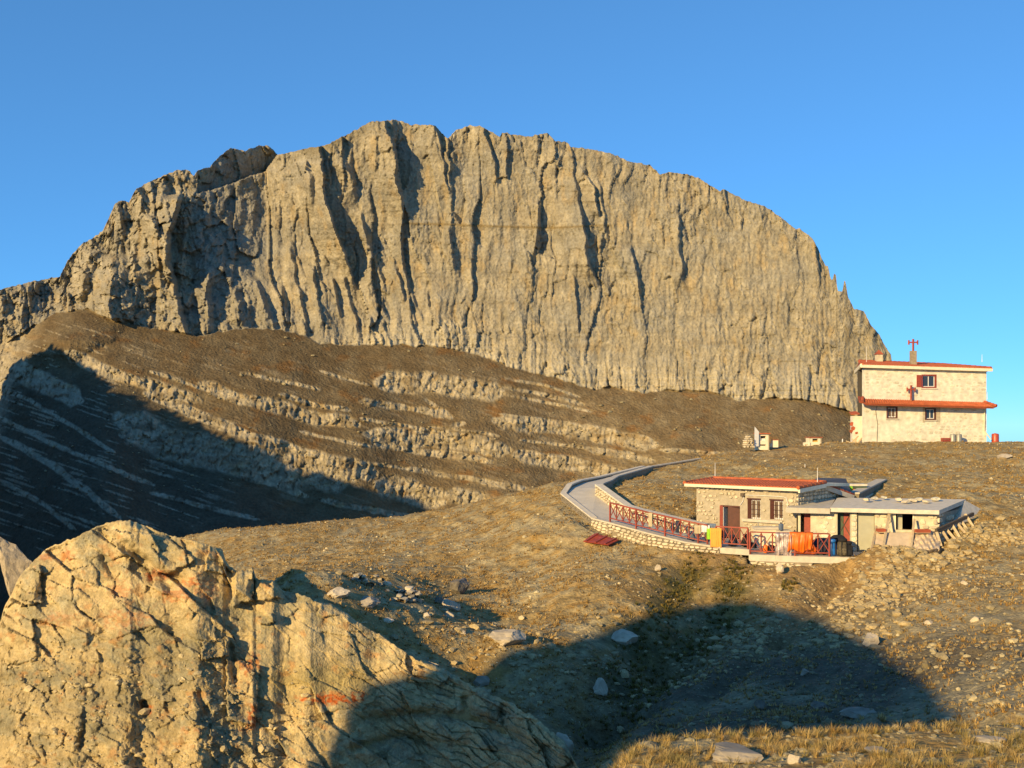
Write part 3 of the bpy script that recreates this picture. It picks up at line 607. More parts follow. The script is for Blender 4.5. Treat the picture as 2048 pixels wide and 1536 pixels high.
shade_hill('summit_crag', [(-26.1,-16),(-26.1,-7),(-26.0,-3.6),(-25.9,-3.1),(-25.95,-2.1),(-26,-.7),(-25.2,-.25),(-24.5,.2),(-24.3,1.13),(-24,1.9),(-23.8,2.86),(-23.5,4.04),(-23.6,5.1),(-23.0,5.89),(-21.7,5.98),(-20.1,5.88),(-17.3,5.21),(-15.6,4.75),(-12.7,3.66),(-10.4,2.71),(-8.7,2.04),(-7.5,1.50),(-6.8,.3),(-6.35,-1.2),(-6.15,-4),(-6.05,-16)], -32.0, 7.0, -16.0, 400, 'rocky summit crag beside the viewpoint', 0.16)
shade_hill('far_ridge', [(-800,40),(-740,92),(-716,112),(-706,122),(-712,138),(-709,150),(-679,164),(-641,148),(-617,135),(-600,132.3),(-572,126),(-545,117),(-526,111.5),(-503,108),(-492,110),(-473,105.5),(-450,95),(-415,60),(-390,-60)], 90.0, 55.0, -150.0, 700, 'rocky ridge west of the valley', 3.0)

# ------------------------------------------------------------------ mesh kit
class MB:
    def __init__(s): s.v = []; s.f = []
    def add(s, V, Fs):
        k = len(s.v); s.v += [tuple(map(float, p)) for p in V]; s.f += [tuple(i+k for i in f) for f in Fs]; return s
    def hexa(s, p):      # 8 corners: bottom 4 then top 4, counter-clockwise
        return s.add(p, [(3,2,1,0),(4,5,6,7),(0,1,5,4),(1,2,6,5),(2,3,7,6),(3,0,4,7)])
    def box(s, c, sx, sy, sz, ang=0.0):     # c = centre of the bottom face
        ca, sa = math.cos(ang), math.sin(ang); P = []
        for z in (0, sz):
            for a, b in ((-1,-1),(1,-1),(1,1),(-1,1)):
                x, y = a*sx/2, b*sy/2; P.append((c[0]+x*ca-y*sa, c[1]+x*sa+y*ca, c[2]+z))
        return s.hexa(P)
    def beam(s, p0, p1, w_, h_, up=(0,0,1)):
        p0 = Vector(p0); p1 = Vector(p1); d = (p1-p0).normalized(); u = Vector(up)
        if abs(d.dot(u)) > 0.98: u = Vector((0.7,-0.7,0))
        r = d.cross(u).normalized(); u = r.cross(d).normalized(); P = []
        for c in (p0, p1):
            for a, b in ((-1,-1),(1,-1),(1,1),(-1,1)): P.append(c+r*a*w_/2+u*b*h_/2)
        return s.hexa(P)
    def tube(s, p0, p1, r0, r1=None, n=10, caps=True):
        r1 = r0 if r1 is None else r1; p0 = Vector(p0); p1 = Vector(p1); d = (p1-p0).normalized()
        u = Vector((0,0,1)) if abs(d.z) < 0.9 else Vector((1,0,0)); a = d.cross(u).normalized(); b = d.cross(a)
        V = []
        for c, r in ((p0,r0),(p1,r1)):
            for i in range(n): t = i*2*math.pi/n; V.append(c+a*math.cos(t)*r+b*math.sin(t)*r)
        Fs = [(i, (i+1)%n, n+(i+1)%n, n+i) for i in range(n)]
        if caps: Fs += [tuple(range(n))[::-1], tuple(range(n, 2*n))]
        return s.add(V, Fs)
    def lathe(s, c, prof, n=14):
        V = []; Fs = []
        for r, z in prof:
            for i in range(n): t = i*2*math.pi/n; V.append((c[0]+r*math.cos(t), c[1]+r*math.sin(t), c[2]+z))
        for k in range(len(prof)-1):
            for i in range(n): Fs.append((k*n+i, k*n+(i+1)%n, (k+1)*n+(i+1)%n, (k+1)*n+i))
        Fs += [tuple(range(n))[::-1], tuple(range((len(prof)-1)*n, len(prof)*n))]
        return s.add(V, Fs)
    def quadslab(s, a, b, c, d, t):      # a,b,c,d counter-clockwise seen from above; thickness t downwards
        P = [Vector(p) for p in (a, b, c, d)]; n = (P[1]-P[0]).cross(P[3]-P[0]).normalized()
        if n.z < 0: n = -n
        return s.hexa([p-n*t for p in P]+P)
    def build(s, name, mat=None, parent=None, smooth=False):
        o0 = parent
        org = Vector((0,0,0))
        while o0 is not None: org += o0.location; o0 = o0.parent
        me = bpy.data.meshes.new(name); me.from_pydata([tuple(Vector(p)-org) for p in s.v], [], s.f)
        me.update()
        if smooth: me.polygons.foreach_set('use_smooth', [True]*len(me.polygons))
        return link(name, me, mat, parent)
def thing(name, loc, label, cat, group=None):
    o = bpy.data.objects.new(name, None); COL.objects.link(o); o.location = loc; o.empty_display_size = 0.3
    return tag(o, label, cat, group)
def solo(mb, name, mat, label, cat, group=None, smooth=False):
    """a thing that is a single mesh, origin at its base"""
    V = np.array(mb.v); b = Vector((V[:,0].mean(), V[:,1].mean(), V[:,2].min()))
    mb.v = [tuple(Vector(p)-b) for p in mb.v]
    o = mb.build(name, mat, None, smooth); o.location = b
    return tag(o, label, cat, group)

M = {}
M['stone'] = plain('pale_wall_stone', (.60,.51,.345), 0.9, 0.26, 9, bump=0.6)
M['mortar'] = plain('grey_mortar', (.37,.32,.225), 0.95, 0.18, 5, bump=0.8)
M['mortar_dark'] = plain('dark_mortar', (.27,.22,.14), 0.95, 0.25, 5, bump=0.8)  # darker mortar tone, for wall cores and the chimney
M['plaster'] = plain('whitewashed_rubble', (.72,.68,.53), 0.95, 0.20, 2.5, bump=0.8)
M['shed_plaster'] = plain('patchy_cream_render', (.58,.51,.345), 0.95, 0.2, 3, bump=0.8)
M['wash_stone'] = plain('whitewashed_stone', (.62,.57,.42), 0.95, 0.22, 4, bump=0.7)
M['concrete'] = plain('weathered_concrete', (.55,.49,.375), 0.9, 0.14, 4, bump=0.4)
M['paving'] = plain('path_concrete', (.55,.50,.40), 0.9, 0.10, 1.6, bump=0.3)
M['cream'] = plain('cream_paint', (.76,.67,.47), 0.8, 0.08, 4)
M['white'] = plain('white_paint', (.72,.70,.64), 0.6, 0.06, 5)
M['red'] = plain('red_oxide_paint', (.26,.045,.022), 0.55, 0.18, 8)
M['tile'] = plain('roof_tile', (.42,.105,.035), 0.85, 0.22, 3, bump=0.3)
M['tile_dark'] = plain('weathered_roof_tile', (.33,.075,.03), 0.85, 0.20, 3, bump=0.3)
M['brown'] = plain('brown_stained_wood', (.085,.026,.013), 0.6, 0.2, 6)
M['timber'] = plain('raw_timber', (.50,.385,.22), 0.85, 0.18, 7)
M['timber_dark'] = plain('old_timber', (.10,.075,.05), 0.9, 0.25, 7)
M['grey_sheet'] = plain('dark_roof_sheet', (.085,.075,.065), 0.7, 0.12, 3)
M['dark'] = plain('unlit_room_lining', (.05,.045,.04), 0.95, 0.1, 3)  # near-black colour stands in for the darkness of unlit interiors
M['door_grey'] = plain('grey_green_door', (.36,.35,.25), 0.7, 0.08, 3)
M['door_green'] = plain('green_door', (.055,.085,.04), 0.6, 0.12, 3)
M['black'] = plain('black_fabric', (.012,.012,.013), 0.85, 0.3, 8)
M['navy'] = plain('navy_fabric', (.020,.024,.045), 0.85, 0.2, 8)
M['blue'] = plain('blue_nylon', (.012,.13,.42), 0.45, 0.12, 6)
M['camo'] = plain('olive_fabric', (.085,.07,.04), 0.8, 0.5, 14)
M['orange'] = plain('orange_nylon', (.80,.16,.012), 0.45, 0.10, 6)
M['apricot'] = plain('apricot_towel', (.80,.33,.055), 0.9, 0.06, 6)
M['green'] = plain('lime_towel', (.27,.55,.03), 0.9, 0.06, 6)
M['silver'] = plain('silver_fabric', (.36,.30,.28), 0.35, 0.45, 9, metal=0.2)
M['beige'] = plain('beige_towel', (.48,.40,.25), 0.9, 0.08, 6)
M['slate'] = plain('grey_blue_cloth', (.12,.16,.22), 0.9, 0.15, 6)
M['film'] = plain('dusty_plastic_sheet', (.52,.41,.27), 0.5, 0.16, 3)
M['barrel'] = plain('red_barrel_paint', (.38,.065,.028), 0.4, 0.12, 5)
M['can'] = plain('dull_zinc', (.30,.285,.235), 0.5, 0.12, 5, metal=0.3)
M['rubber'] = plain('black_rubber', (.012,.012,.012), 0.8, 0.1, 6)
M['yellow'] = plain('yellow_board', (.62,.34,.05), 0.7, 0.08, 4)
M['rust'] = plain('rusty_white_sheet', (.66,.58,.46), 0.7, 0.15, 2)
gm, gt_, gb = new_mat('window_glass'); gb.inputs['Base Color'].default_value = (.03,.04,.06,1); gb.inputs['Roughness'].default_value = 0.08; M['glass'] = gm
M['hill_pane'] = plain('hill_reflection_pane', (.16,.11,.06), 0.3, 0.3, 4)  # brown reflection of the hillside painted into the pane colour
M['boulder'] = plain('grey_limestone_boulder', (.46,.39,.275), 0.92, 0.30, 2.2, bump=1.0)
M['boulder_dark'] = plain('lichen_dark_boulder', (.25,.215,.16), 0.92, 0.40, 2.2, bump=1.0)

# stone prototypes: chamfered, slightly irregular slabs, unit size, front face towards -y
def stone_proto(k):
    r = random.Random(k); V = []; Fs = []
    n = 7
    ang = sorted(((i+r.uniform(-.28,.28))*2*math.pi/n) for i in range(n))
    ring = []
    for a in ang:
        c, s_ = math.cos(a), math.sin(a); m = max(abs(c), abs(s_))
        rad = 0.5/m*r.uniform(.80,1.0) if m > .8 else 0.5/m*r.uniform(.72,.92); ring.append((c*rad, s_*rad))
    V = [(x, 0.5, z) for x, z in ring]+[(x*1.0, -0.25, z*1.0) for x, z in ring]+[(x*.78+r.uniform(-.03,.03), -0.5+r.uniform(-.1,.08), z*.74+r.uniform(-.03,.03)) for x, z in ring]
    for b in (0, n):
        for i in range(n): Fs.append((b+i, b+(i+1)%n, b+n+(i+1)%n, b+n+i))
    Fs.append(tuple(range(2*n, 3*n)))
    me = bpy.data.meshes.new('stone'); me.from_pydata(V, [], [f[::-1] for f in Fs]); me.update()
    return me
STONES = {}
def stone_mesh(mat):
    if mat not in STONES:
        STONES[mat] = [stone_proto(k) for k in range(9)]
        for m_ in STONES[mat]: m_.materials.append(M[mat])
    return random.choice(STONES[mat])
def lay_stones(parent, p0, p1, z0, z1, rh=(.13,.22), ln=(.2,.45), cover=.9, holes=(), depth=.10, mat='stone', limit=290, gap=.02, proud=.02):
    """courses of rough stones on the outer face of a wall from p0 to p1 (outer side to the right of p0->p1). z0, z1: functions of 0..1"""
    p0 = Vector(p0[:2]); p1 = Vector(p1[:2]); d = p1-p0; L = d.length; d.normalize(); ang = math.atan2(d.y, d.x)
    nrm = Vector((d.y, -d.x)); cnt = 0
    zlo = min(z0(0), z0(1)); zhi = max(z1(0), z1(1)); org = parent.location
    z = 0.01; off = zlo
    rows = []; hmax = max(z1(0)-z0(0), z1(1)-z0(1))
    while z < hmax-0.05:
        h = random.uniform(*rh); rows.append((z, h)); z += h
    for zr, h in rows:
        s = random.uniform(-.1, .05)
        while s < L-0.06:
            l = random.uniform(*ln); a, b = max(s, 0.0), min(s+l, L); s += l
            if b-a < 0.07 or random.random() > cover: continue
            t = (a+b)/2/L; zb = z0(t)+zr; hh = h
            if zb+hh > z1(t): hh = z1(t)-zb
            if hh < 0.06: continue
            if any(b > q[0]-.02 and a < q[1]+.02 and zb+hh > q[2]-.02 and zb < q[3]+.02 for q in holes): continue
            if cnt >= limit: return cnt
            f = random.uniform(.62, 1.0) if cover < .85 else 1.0; zb += random.uniform(0, hh*(1-f))
            c = p0+d*((a+b)/2)+nrm*(proud+random.uniform(-.008,.012)-depth/2+depth*0.5)
            o = bpy.data.objects.new('stone', stone_mesh(mat)); COL.objects.link(o); o.parent = parent
            o.location = (c.x-org.x, c.y-org.y, zb+hh/2-org.z)
            o.rotation_euler = (0, random.uniform(-.06,.06), ang); o.scale = (max(.06, (b-a)*f-gap), depth, max(.05, hh*f-gap)); cnt += 1
    return cnt
def wall_mb(p0, p1, z0, z1, th, holes=()):
    """wall slab with openings; holes: (s0, s1, zlow, zhigh) along p0->p1; outer side to the right"""
    p0 = Vector(p0[:2]); p1 = Vector(p1[:2]); d = p1-p0; L = d.length; d.normalize(); n = Vector((-d.y, d.x))
    ss = sorted({0, L, *[h[0] for h in holes], *[h[1] for h in holes]}); zz = sorted({z0, z1, *[h[2] for h in holes], *[h[3] for h in holes]})
    ss = [s for s in ss if 0 <= s <= L]; zz = [z for z in zz if z0 <= z <= z1]; mb = MB()
    def open_(i, j):
        if i < 0 or j < 0 or i >= len(ss)-1 or j >= len(zz)-1: return None
        s, z = (ss[i]+ss[i+1])/2, (zz[j]+zz[j+1])/2
        return any(h[0] < s < h[1] and h[2] < z < h[3] for h in holes)
    def P(s, k, z): q = p0+d*s+n*th*k; return (q.x, q.y, z)
    for i in range(len(ss)-1):
        for j in range(len(zz)-1):
            if open_(i, j): continue
            a, b, c, e = ss[i], ss[i+1], zz[j], zz[j+1]
            mb.add([P(a,0,c),P(b,0,c),P(b,0,e),P(a,0,e)], [(0,1,2,3)]); mb.add([P(a,1,c),P(b,1,c),P(b,1,e),P(a,1,e)], [(3,2,1,0)])
            for di, dj, q in ((-1,0,(P(a,0,c),P(a,0,e),P(a,1,e),P(a,1,c))),(1,0,(P(b,0,e),P(b,0,c),P(b,1,c),P(b,1,e))),(0,-1,(P(b,0,c),P(a,0,c),P(a,1,c),P(b,1,c))),(0,1,(P(a,0,e),P(b,0,e),P(b,1,e),P(a,1,e)))):
                if open_(i+di, j+dj) is not False: mb.add(q, [(0,1,2,3)])
    return mb
class Frame:
    """coordinates on a wall: s along it, o outwards, z up"""
    def __init__(s, p0, p1):
        s.p = Vector(p0[:2]); d = Vector(p1[:2])-s.p; s.L = d.length; s.d = d.normalized(); s.n = Vector((s.d.y, -s.d.x)); s.ang = math.atan2(s.d.y, s.d.x)
    def P(s, a, o, z): q = s.p+s.d*a+s.n*o; return Vector((q.x, q.y, z))
    def s_of(s, px):     # where the sight line at column px meets the wall
        k = (px-1024)/F; return (k*s.p.y-s.p.x)/(s.d.x-k*s.d.y)
    def z_of(s, px, py):
        q = s.P(s.s_of(px), 0, 0); return (HZ-py)/F*q.y
    def box(s, mb, a0, a1, o0, o1, z0, z1):
        return mb.hexa([s.P(a0,o1,z0),s.P(a1,o1,z0),s.P(a1,o0,z0),s.P(a0,o0,z0),s.P(a0,o1,z1),s.P(a1,o1,z1),s.P(a1,o0,z1),s.P(a0,o0,z1)])
def window(parent, fr, a0, a1, z0, z1, rec=.14, bars=0, frame='white', surround=None):
    w_ = thing_part = None
    m = MB(); t = .055 if not bars else .075
    for q in ((a0,a0+t,z0,z1),(a1-t,a1,z0,z1),(a0+t,a1-t,z0,z0+t),(a0+t,a1-t,z1-t,z1),((a0+a1)/2-t/2,(a0+a1)/2+t/2,z0+t,z1-t)): fr.box(m, q[0], q[1], -rec-.05, -rec, q[2], q[3])
    wf = m.build('window', M[frame], parent)
    g = MB(); fr.box(g, a0+.01, a1-.01, -rec-.045, -rec-.03, z0+.01, z1-.01); g.build('pane', M['glass' if not bars else 'hill_pane'], wf)
    if bars:
        b = MB()
        for i in range(bars): a = a0+(a1-a0)*(i+1)/(bars+1); b.beam(fr.P(a,-.03,z0), fr.P(a,-.03,z1), .018, .018)
        for i in range(3): z = z0+(z1-z0)*(i+1)/4; b.beam(fr.P(a0,-.045,z), fr.P(a1,-.045,z), .014, .014)
        b.build('window_grille', M['brown'], wf)
    return wf

# ------------------------------------------------------------------ path, terraces and their walls
def poly_slab(mb, poly, z, t):
    n = len(poly); V = [(p[0], p[1], z-t) for p in poly]+[(p[0], p[1], z) for p in poly]
    return mb.add(V, [tuple(range(n))[::-1], tuple(range(n, 2*n))]+[(i, (i+1)%n, n+(i+1)%n, n+i) for i in range(n)])
def ccw(poly):
    a = sum(poly[i][0]*poly[(i+1)%len(poly)][1]-poly[(i+1)%len(poly)][0]*poly[i][1] for i in range(len(poly)))
    return poly if a > 0 else poly[::-1]
V_ = []; Fc = []
NP = len(PATHW)
pm = MB()
for i in range(1, 9):
    (o0, i0), (o1, i1) = PATHW[i], PATHW[i+1]
    pm.hexa([(*o0[:2], o0[2]-.3), (*i0[:2], o0[2]-.3), (*i1[:2], o1[2]-.3), (*o1[:2], o1[2]-.3), o0, (*i0[:2], o0[2]), (*i1[:2], o1[2]), o1])
tag(pm.build('path', M['paving']), 'pale concrete path curving uphill between low stone walls', 'path', kind='structure')
FL, FR = Vector((PT(1393,0,56.8)[0], 56.8)), Vector((PT(1593,0,53.0)[0], 53.0))
up = ccw([PATHW[1][0][:2], PT(1440,0,51.4)[:2], PT(1498,0,50.55)[:2], (15.5,54.5), (10.5,58.2), PATHW[1][1][:2]])
tag(poly_slab(MB(), up, TERR, .28).build('upper_terrace', M['concrete']), 'narrow concrete terrace in front of the stone hut', 'terrace', kind='structure')
T2 = [PT(1497.5,0,50.5)[:2], PT(1580,0,49.9)[:2], PT(1690,0,49.4)[:2], PT(1737,0,49.3)[:2], PT(1760,0,51.2)[:2], (17.6,53.2), (13.6,53.2)]
tag(poly_slab(MB(), ccw(T2), TERR2, .30).build('lower_terrace', M['concrete']), 'concrete terrace in front of the flat roofed shed', 'terrace', kind='structure')

def run_wall(name, pts, tops, bots, th, label, coping=True, side=1, limit=280, stone_face='both', rh=(.12,.2), ln=(.18,.42), cover=.95, mat='stone', cat='wall'):
    """free wall following pts (outer side on the right of the run). tops / bots: z at each point"""
    base = Vector((pts[0][0], pts[0][1], bots[0])); t = thing(name, base, label, cat)
    core = MB(); cop = MB(); segs = []
    P = [Vector(p[:2]) for p in pts]; N = []
    for i in range(len(P)):
        d = (P[min(i+1, len(P)-1)]-P[max(i-1, 0)]).normalized(); N.append(Vector((-d.y, d.x)))
    for i in range(len(P)-1):
        a, b = P[i], P[i+1]; a2, b2 = a+N[i]*th, b+N[i+1]*th
        zt0, zt1 = tops[i]-(.08 if coping else 0), tops[i+1]-(.08 if coping else 0)
        core.hexa([(a.x,a.y,bots[i]),(b.x,b.y,bots[i+1]),(b2.x,b2.y,bots[i+1]),(a2.x,a2.y,bots[i]),(a.x,a.y,zt0),(b.x,b.y,zt1),(b2.x,b2.y,zt1),(a2.x,a2.y,zt0)])
        if coping:
            e0, e1 = N[i]*.04, N[i+1]*.04
            c = [a-e0, b-e1, b2+e1, a2+e0]
            cop.hexa([(c[0].x,c[0].y,zt0),(c[1].x,c[1].y,zt1),(c[2].x,c[2].y,zt1),(c[3].x,c[3].y,zt0),(c[0].x,c[0].y,tops[i]),(c[1].x,c[1].y,tops[i+1]),(c[2].x,c[2].y,tops[i+1]),(c[3].x,c[3].y,tops[i])])
        segs.append((a, b, bots[i], bots[i+1], zt0, zt1))
    core.build('wall', M['mortar_dark'], t)
    if coping: cop.build('coping', M['concrete'], t)
    tot = sum((s[1]-s[0]).length for s in segs); left = limit
    for a, b, q0, q1, r0, r1 in segs:
        n = lay_stones(t, a, b, lambda u, q0=q0, q1=q1: q0+(q1-q0)*u, lambda u, r0=r0, r1=r1: r0+(r1-r0)*u, rh, ln, cover, mat=mat, limit=left); left -= n
    return t
out = [PATHW[i][0] for i in range(0, NP)]
OUTW = list(reversed(out[1:10]))     # from the refuge down to the terrace: outer side (valley) lies to the right
# parapet part: stands above the path; retaining part: level with it
o_par = [PATHW[i][0] for i in (9,8,7,6,5,4)]
run_wall('path_parapet', o_par, [p[2]+h for p, h in zip(o_par, (.16,.16,.20,.22,.12,.06))], [p[2]-.9 for p in o_par], .26, 'low stone parapet with concrete coping on the outer side of the path bend', limit=230)
o_ret = [PATHW[i][0] for i in (4,3,2,1)]+[np.array([*PT(1440,0,51.4)[:2], TERR])]
run_wall('retaining_wall', o_ret, [p[2]+.03 for p in o_ret[:-1]]+[TERR+.03], [p[2]-h for p, h in zip(o_ret, (.75,.85,.95,.75,.6))], .4, 'rough stone retaining wall under the red railing of the path', limit=280)
i_w = [PATHW[i][1]+np.array((0,0,PATHW[i][0][2]-PATHW[i][1][2])) for i in (1,2,3,4,5)]
run_wall('path_inner_wall', [p for p in i_w][::-1], [p[2]+h for p, h in zip(i_w[::-1], (.62,.60,.62,.66,.72))], [p[2]-.2 for p in i_w[::-1]], .4, 'stone wall with concrete coping along the uphill side of the path', limit=250)
i_w2 = [PATHW[i][1]+np.array((0,0,PATHW[i][0][2]-PATHW[i][1][2])) for i in (5,6,7,8,9)]
run_wall('path_upper_wall', [p for p in i_w2][::-1], [p[2]+h for p, h in zip(i_w2[::-1], (.18,.22,.26,.32,.55))], [p[2]-.3 for p in i_w2[::-1]], .3, 'low grey concrete kerb wall on the inside of the upper path', limit=90)
o_up = [PATHW[i][0] for i in (10,9)]
run_wall('path_edge_wall', o_up, [p[2]+.05 for p in o_up], [p[2]-.5 for p in o_up], .15, 'thin kerb wall where the path climbs towards the refuge', limit=90)
lw = [PT(1498,0,50.45), PT(1580,0,49.85), PT(1625,0,49.6)]
run_wall('terrace_wall', lw, [TERR2-.29]*3, [TERR2-.62, TERR2-1.0, TERR2-.9], .5, 'rubble footing wall under the lower terrace', coping=False, limit=140, rh=(.10,.2))

def railing(pts, label, bay=.44, h=.98, low=.20, mat='red', main=4, group=None):
    """red timber railing with crossed braces; pts: foot points (x, y, z)"""
    P = [Vector(p) for p in pts]; t = thing('railing', P[0], label, 'railing', group)
    L = [0]
    for a, b in zip(P, P[1:]): L.append(L[-1]+(b-a).length)
    def at(s):
        for i in range(len(P)-1):
            if s <= L[i+1]+1e-6: return P[i].lerp(P[i+1], (s-L[i])/(L[i+1]-L[i]))
        return P[-1]
    n = max(1, round(L[-1]/bay)); Q = [at(L[-1]*i/n) for i in range(n+1)]; up = lambda z: Vector((0,0,z))
    for i, q in enumerate(Q):
        m = MB()
        if i % main == 0 or i == n: m.beam(q-up(.04), q+up(h), .07, .07); m.build('post', M[mat], t)
        else: m.beam(q+up(low), q+up(h), .045, .045); m.build('upright', M[mat], t)
    for i in range(n):
        if i % 2 == 0: a = Q[i]; b = Q[min(i+2, n)]
        if i % 2 == 0:
            MB().beam(a+up(h+.02), b+up(h+.02), .075, .06).build('top_rail', M[mat], t); MB().beam(a+up(low), b+up(low), .06, .05).build('bottom_rail', M[mat], t)
        a, b = Q[i], Q[i+1]; d = (b-a).normalized(); nrm = Vector((d.y, -d.x, 0))*.012
        MB().beam(a+up(low+.03)+nrm, b+up(h-.03)+nrm, .04, .03).build('brace', M[mat], t)
        MB().beam(a+up(h-.03)-nrm, b+up(low+.03)-nrm, .04, .03).build('brace', M[mat], t)
    return t
RG = 'red railings along the path and terraces'
def on_edge(i): p = PATHW[i]; v = Vector(p[0])+ (Vector((p[1][0]-p[0][0], p[1][1]-p[0][1], 0)).normalized()*.12); return v+Vector((0,0,.03))
rail1 = [on_edge(3), on_edge(2), on_edge(1), Vector((PT(1415,0,51.95)[0], 51.95, TERR+.02))]
railing(rail1, 'long red railing with crossed braces descending beside the path', .46, group=RG)
railing([Vector((PT(1432,0,51.65)[0], 51.65, TERR)), Vector((PT(1496,0,50.8)[0], 50.8, TERR))], 'short red railing on the upper terrace in front of the hut door', .45, group=RG)
railing([Vector((PT(1500,0,50.62)[0], 50.62, TERR2)), Vector((PT(1580,0,50.05)[0], 50.05, TERR2)), Vector((PT(1659,0,49.75)[0], 49.75, TERR2))], 'red railing of the lower terrace hung with foil blanket and orange sleeping bag', .52, 1.04, .16, group=RG)

# ------------------------------------------------------------------ stone hut with tiled roof
def tile_rows(mb, a, b, c, d, step=.24, amp=.035, nrow=5):
    """barrel tile slope: a,b eave left/right, c,d ridge right/left; rounded ribs running up the slope"""
    a, b, c, d = map(Vector, (a, b, c, d)); n = max(2, int((b-a).length/step)); nrm = (b-a).cross(d-a).normalized()
    if nrm.z < 0: nrm = -nrm
    for r in range(nrow):
        t0, t1 = r/nrow, (r+1)/nrow+.02
        for i in range(n):
            u0, u1 = i/n, (i+.96)/n; um = (u0+u1)/2; lift = amp*.5*(nrow-r)/nrow*0+.0
            def P(u, t, h): return a.lerp(b, u).lerp(d.lerp(c, u), t)+nrm*h
            V = []
            for t, e in ((t0, .022), (t1, .004)):
                for u, h in ((u0, .0), (u0+(um-u0)*.45, amp*.8), (um, amp), (um+(u1-um)*.55, amp*.8), (u1, .0)): V.append(P(u, t, h+e))
            mb.add(V, [(0,1,6,5),(1,2,7,6),(2,3,8,7),(3,4,9,8)]); mb.add(V[:5]+[P(u0,t0,-.01), P(u1,t0,-.01)], [(5,0,1,2,3,4,6)[::-1]])
    return mb
hut = thing('stone_hut', (FL.x, FL.y, TERR), 'small grey stone hut with orange tiled roof and brown shutters above the red railing', 'hut')
fr = Frame(FL, FR); HT = -3.27
dv = Vector((math.sin(math.radians(41)), math.cos(math.radians(41))))
BR, BL = FR+dv*5.2, FL+dv*5.2
def hole(fr, x0, x1, y0, y1):
    a0, a1 = fr.s_of(x0), fr.s_of(x1); xm = (x0+x1)/2
    return (a0, a1, fr.z_of(xm, y1), fr.z_of(xm, y0))
hd = hole(fr, 1441, 1480, 1011, 1100); hd = (hd[0], hd[1], TERR, hd[3])
hw1, hw2 = hole(fr, 1495, 1521, 999, 1038), hole(fr, 1540, 1566, 1001, 1039)
holes = [hd, hw1, hw2]
wall_mb(FL, FR, TERR-.3, HT, .45, holes).build('front_wall', M['mortar'], hut)
wall_mb(FR+dv*.452, BR, TERR-.3, HT, .45).build('side_wall', M['mortar'], hut); wall_mb(BR+(BL-BR).normalized()*.46, BL+(BR-BL).normalized()*.46, TERR-.3, HT, .45).build('back_wall', M['mortar'], hut); wall_mb(BL, FL+dv*.452, TERR-.3, HT, .45).build('side_wall', M['mortar'], hut)
lay_stones(hut, FL, FR, lambda u: TERR, lambda u: HT-.02, (.11,.23), (.14,.40), .56, [(h[0]-.05, h[1]+.05, h[2], h[3]+.12) for h in holes], mat='stone', limit=195)
fs = Frame(FR, BR)
lay_stones(hut, FR, BR, lambda u: TERR+1.2, lambda u: HT-.02, (.14,.24), (.22,.48), .85, mat='stone', limit=90)
# gable
apx = FR+dv*2.6; AZ = -3.05
g = MB(); g.add([(FR.x,FR.y,HT),(BR.x,BR.y,HT),(apx.x,apx.y,AZ-.05)]+[(p.x-fs.n.x*.4,p.y-fs.n.y*.4,z) for p, z in ((FR,HT),(BR,HT),(apx,AZ-.05))], [(0,1,2),(5,4,3),(0,2,5,3),(1,4,5,2),(0,3,4,1)])
g.build('gable', M['mortar'], hut)
mid = lambda p, q: p.lerp(q, .5)
aL = FL+dv*2.6; ov = .42
fd = fr.d
e0, e1 = FL-dv*ov-fd*.5, FR-dv*ov+fd*.32; r0, r1 = aL-fd*.5, apx+fd*.32; b0, b1 = BL+dv*ov-fd*.5, BR+dv*ov+fd*.32
EZ = HT+.02
rs = MB(); rs.quadslab((e0.x,e0.y,EZ+.12),(e1.x,e1.y,EZ+.12),(r1.x,r1.y,AZ+.06),(r0.x,r0.y,AZ+.06),.15); rs.build('roof_slab', M['cream'], hut)
rs = MB(); rs.quadslab((r0.x,r0.y,AZ+.055),(r1.x,r1.y,AZ+.055),(b1.x,b1.y,EZ+.12),(b0.x,b0.y,EZ+.12),.15); rs.build('roof_slab', M['cream'], hut)
tm = tile_rows(MB(), (e0.x,e0.y,EZ+.13),(e1.x,e1.y,EZ+.13),(r1.x,r1.y,AZ+.07),(r0.x,r0.y,AZ+.07),.17,.05,6); tag(tm.build('roof_tiles', M['tile'], hut), kind='stuff')
def ridge_tiles(parent, p, q, n, mat, r=.11):
    p, q = Vector(p), Vector(q)
    for i in range(n):
        a, b = p.lerp(q, i/n), p.lerp(q, (i+1.12)/n)
        m = MB().tube(a, b, r*1.08, r*.86, 9); m.build('ridge_tile', M[mat], parent, False)
ridge_tiles(hut, (r0.x,r0.y,AZ+.1), (r1.x,r1.y,AZ+.1), 15, 'tile')
ridge_tiles(hut, (e1.x-.05,e1.y-.05,EZ+.17), (r1.x,r1.y,AZ+.1), 7, 'tile', .09)
ridge_tiles(hut, (e0.x,e0.y,EZ+.17), (r0.x,r0.y,AZ+.1), 7, 'tile', .09)
# dark sheet roof running back behind the gable
A_, B_, C_, D_ = Vector(PT(1627,963,55.2)), Vector(PT(1706,991,56.8)), Vector(PT(1692,957,62)), Vector(PT(1634,955,60.5))
m = MB().quadslab(A_, B_, C_, D_, .1); m.build('sheet_roof', M['grey_sheet'], hut)
m = MB().beam(A_+Vector((0,-.05,-.10)), B_+Vector((0,-.05,-.10)), .12, .24); m.build('gable_board', M['concrete'], hut)
ridge_tiles(hut, A_+Vector((0,-.02,.06)), B_+Vector((0,-.02,.06)), 11, 'tile_dark', .07)
m = MB().beam((e1.x+.02,e1.y,EZ), (r1.x+.02,r1.y,AZ-.07), .1, .2); m.build('gable_board', M['cream'], hut)
m = MB().tube(Vector((r0.x+.1,r0.y,AZ)), Vector((r0.x+.1,r0.y,AZ+.95)), .022, .012, 6); m.build('lightning_rod', M['white'], hut)
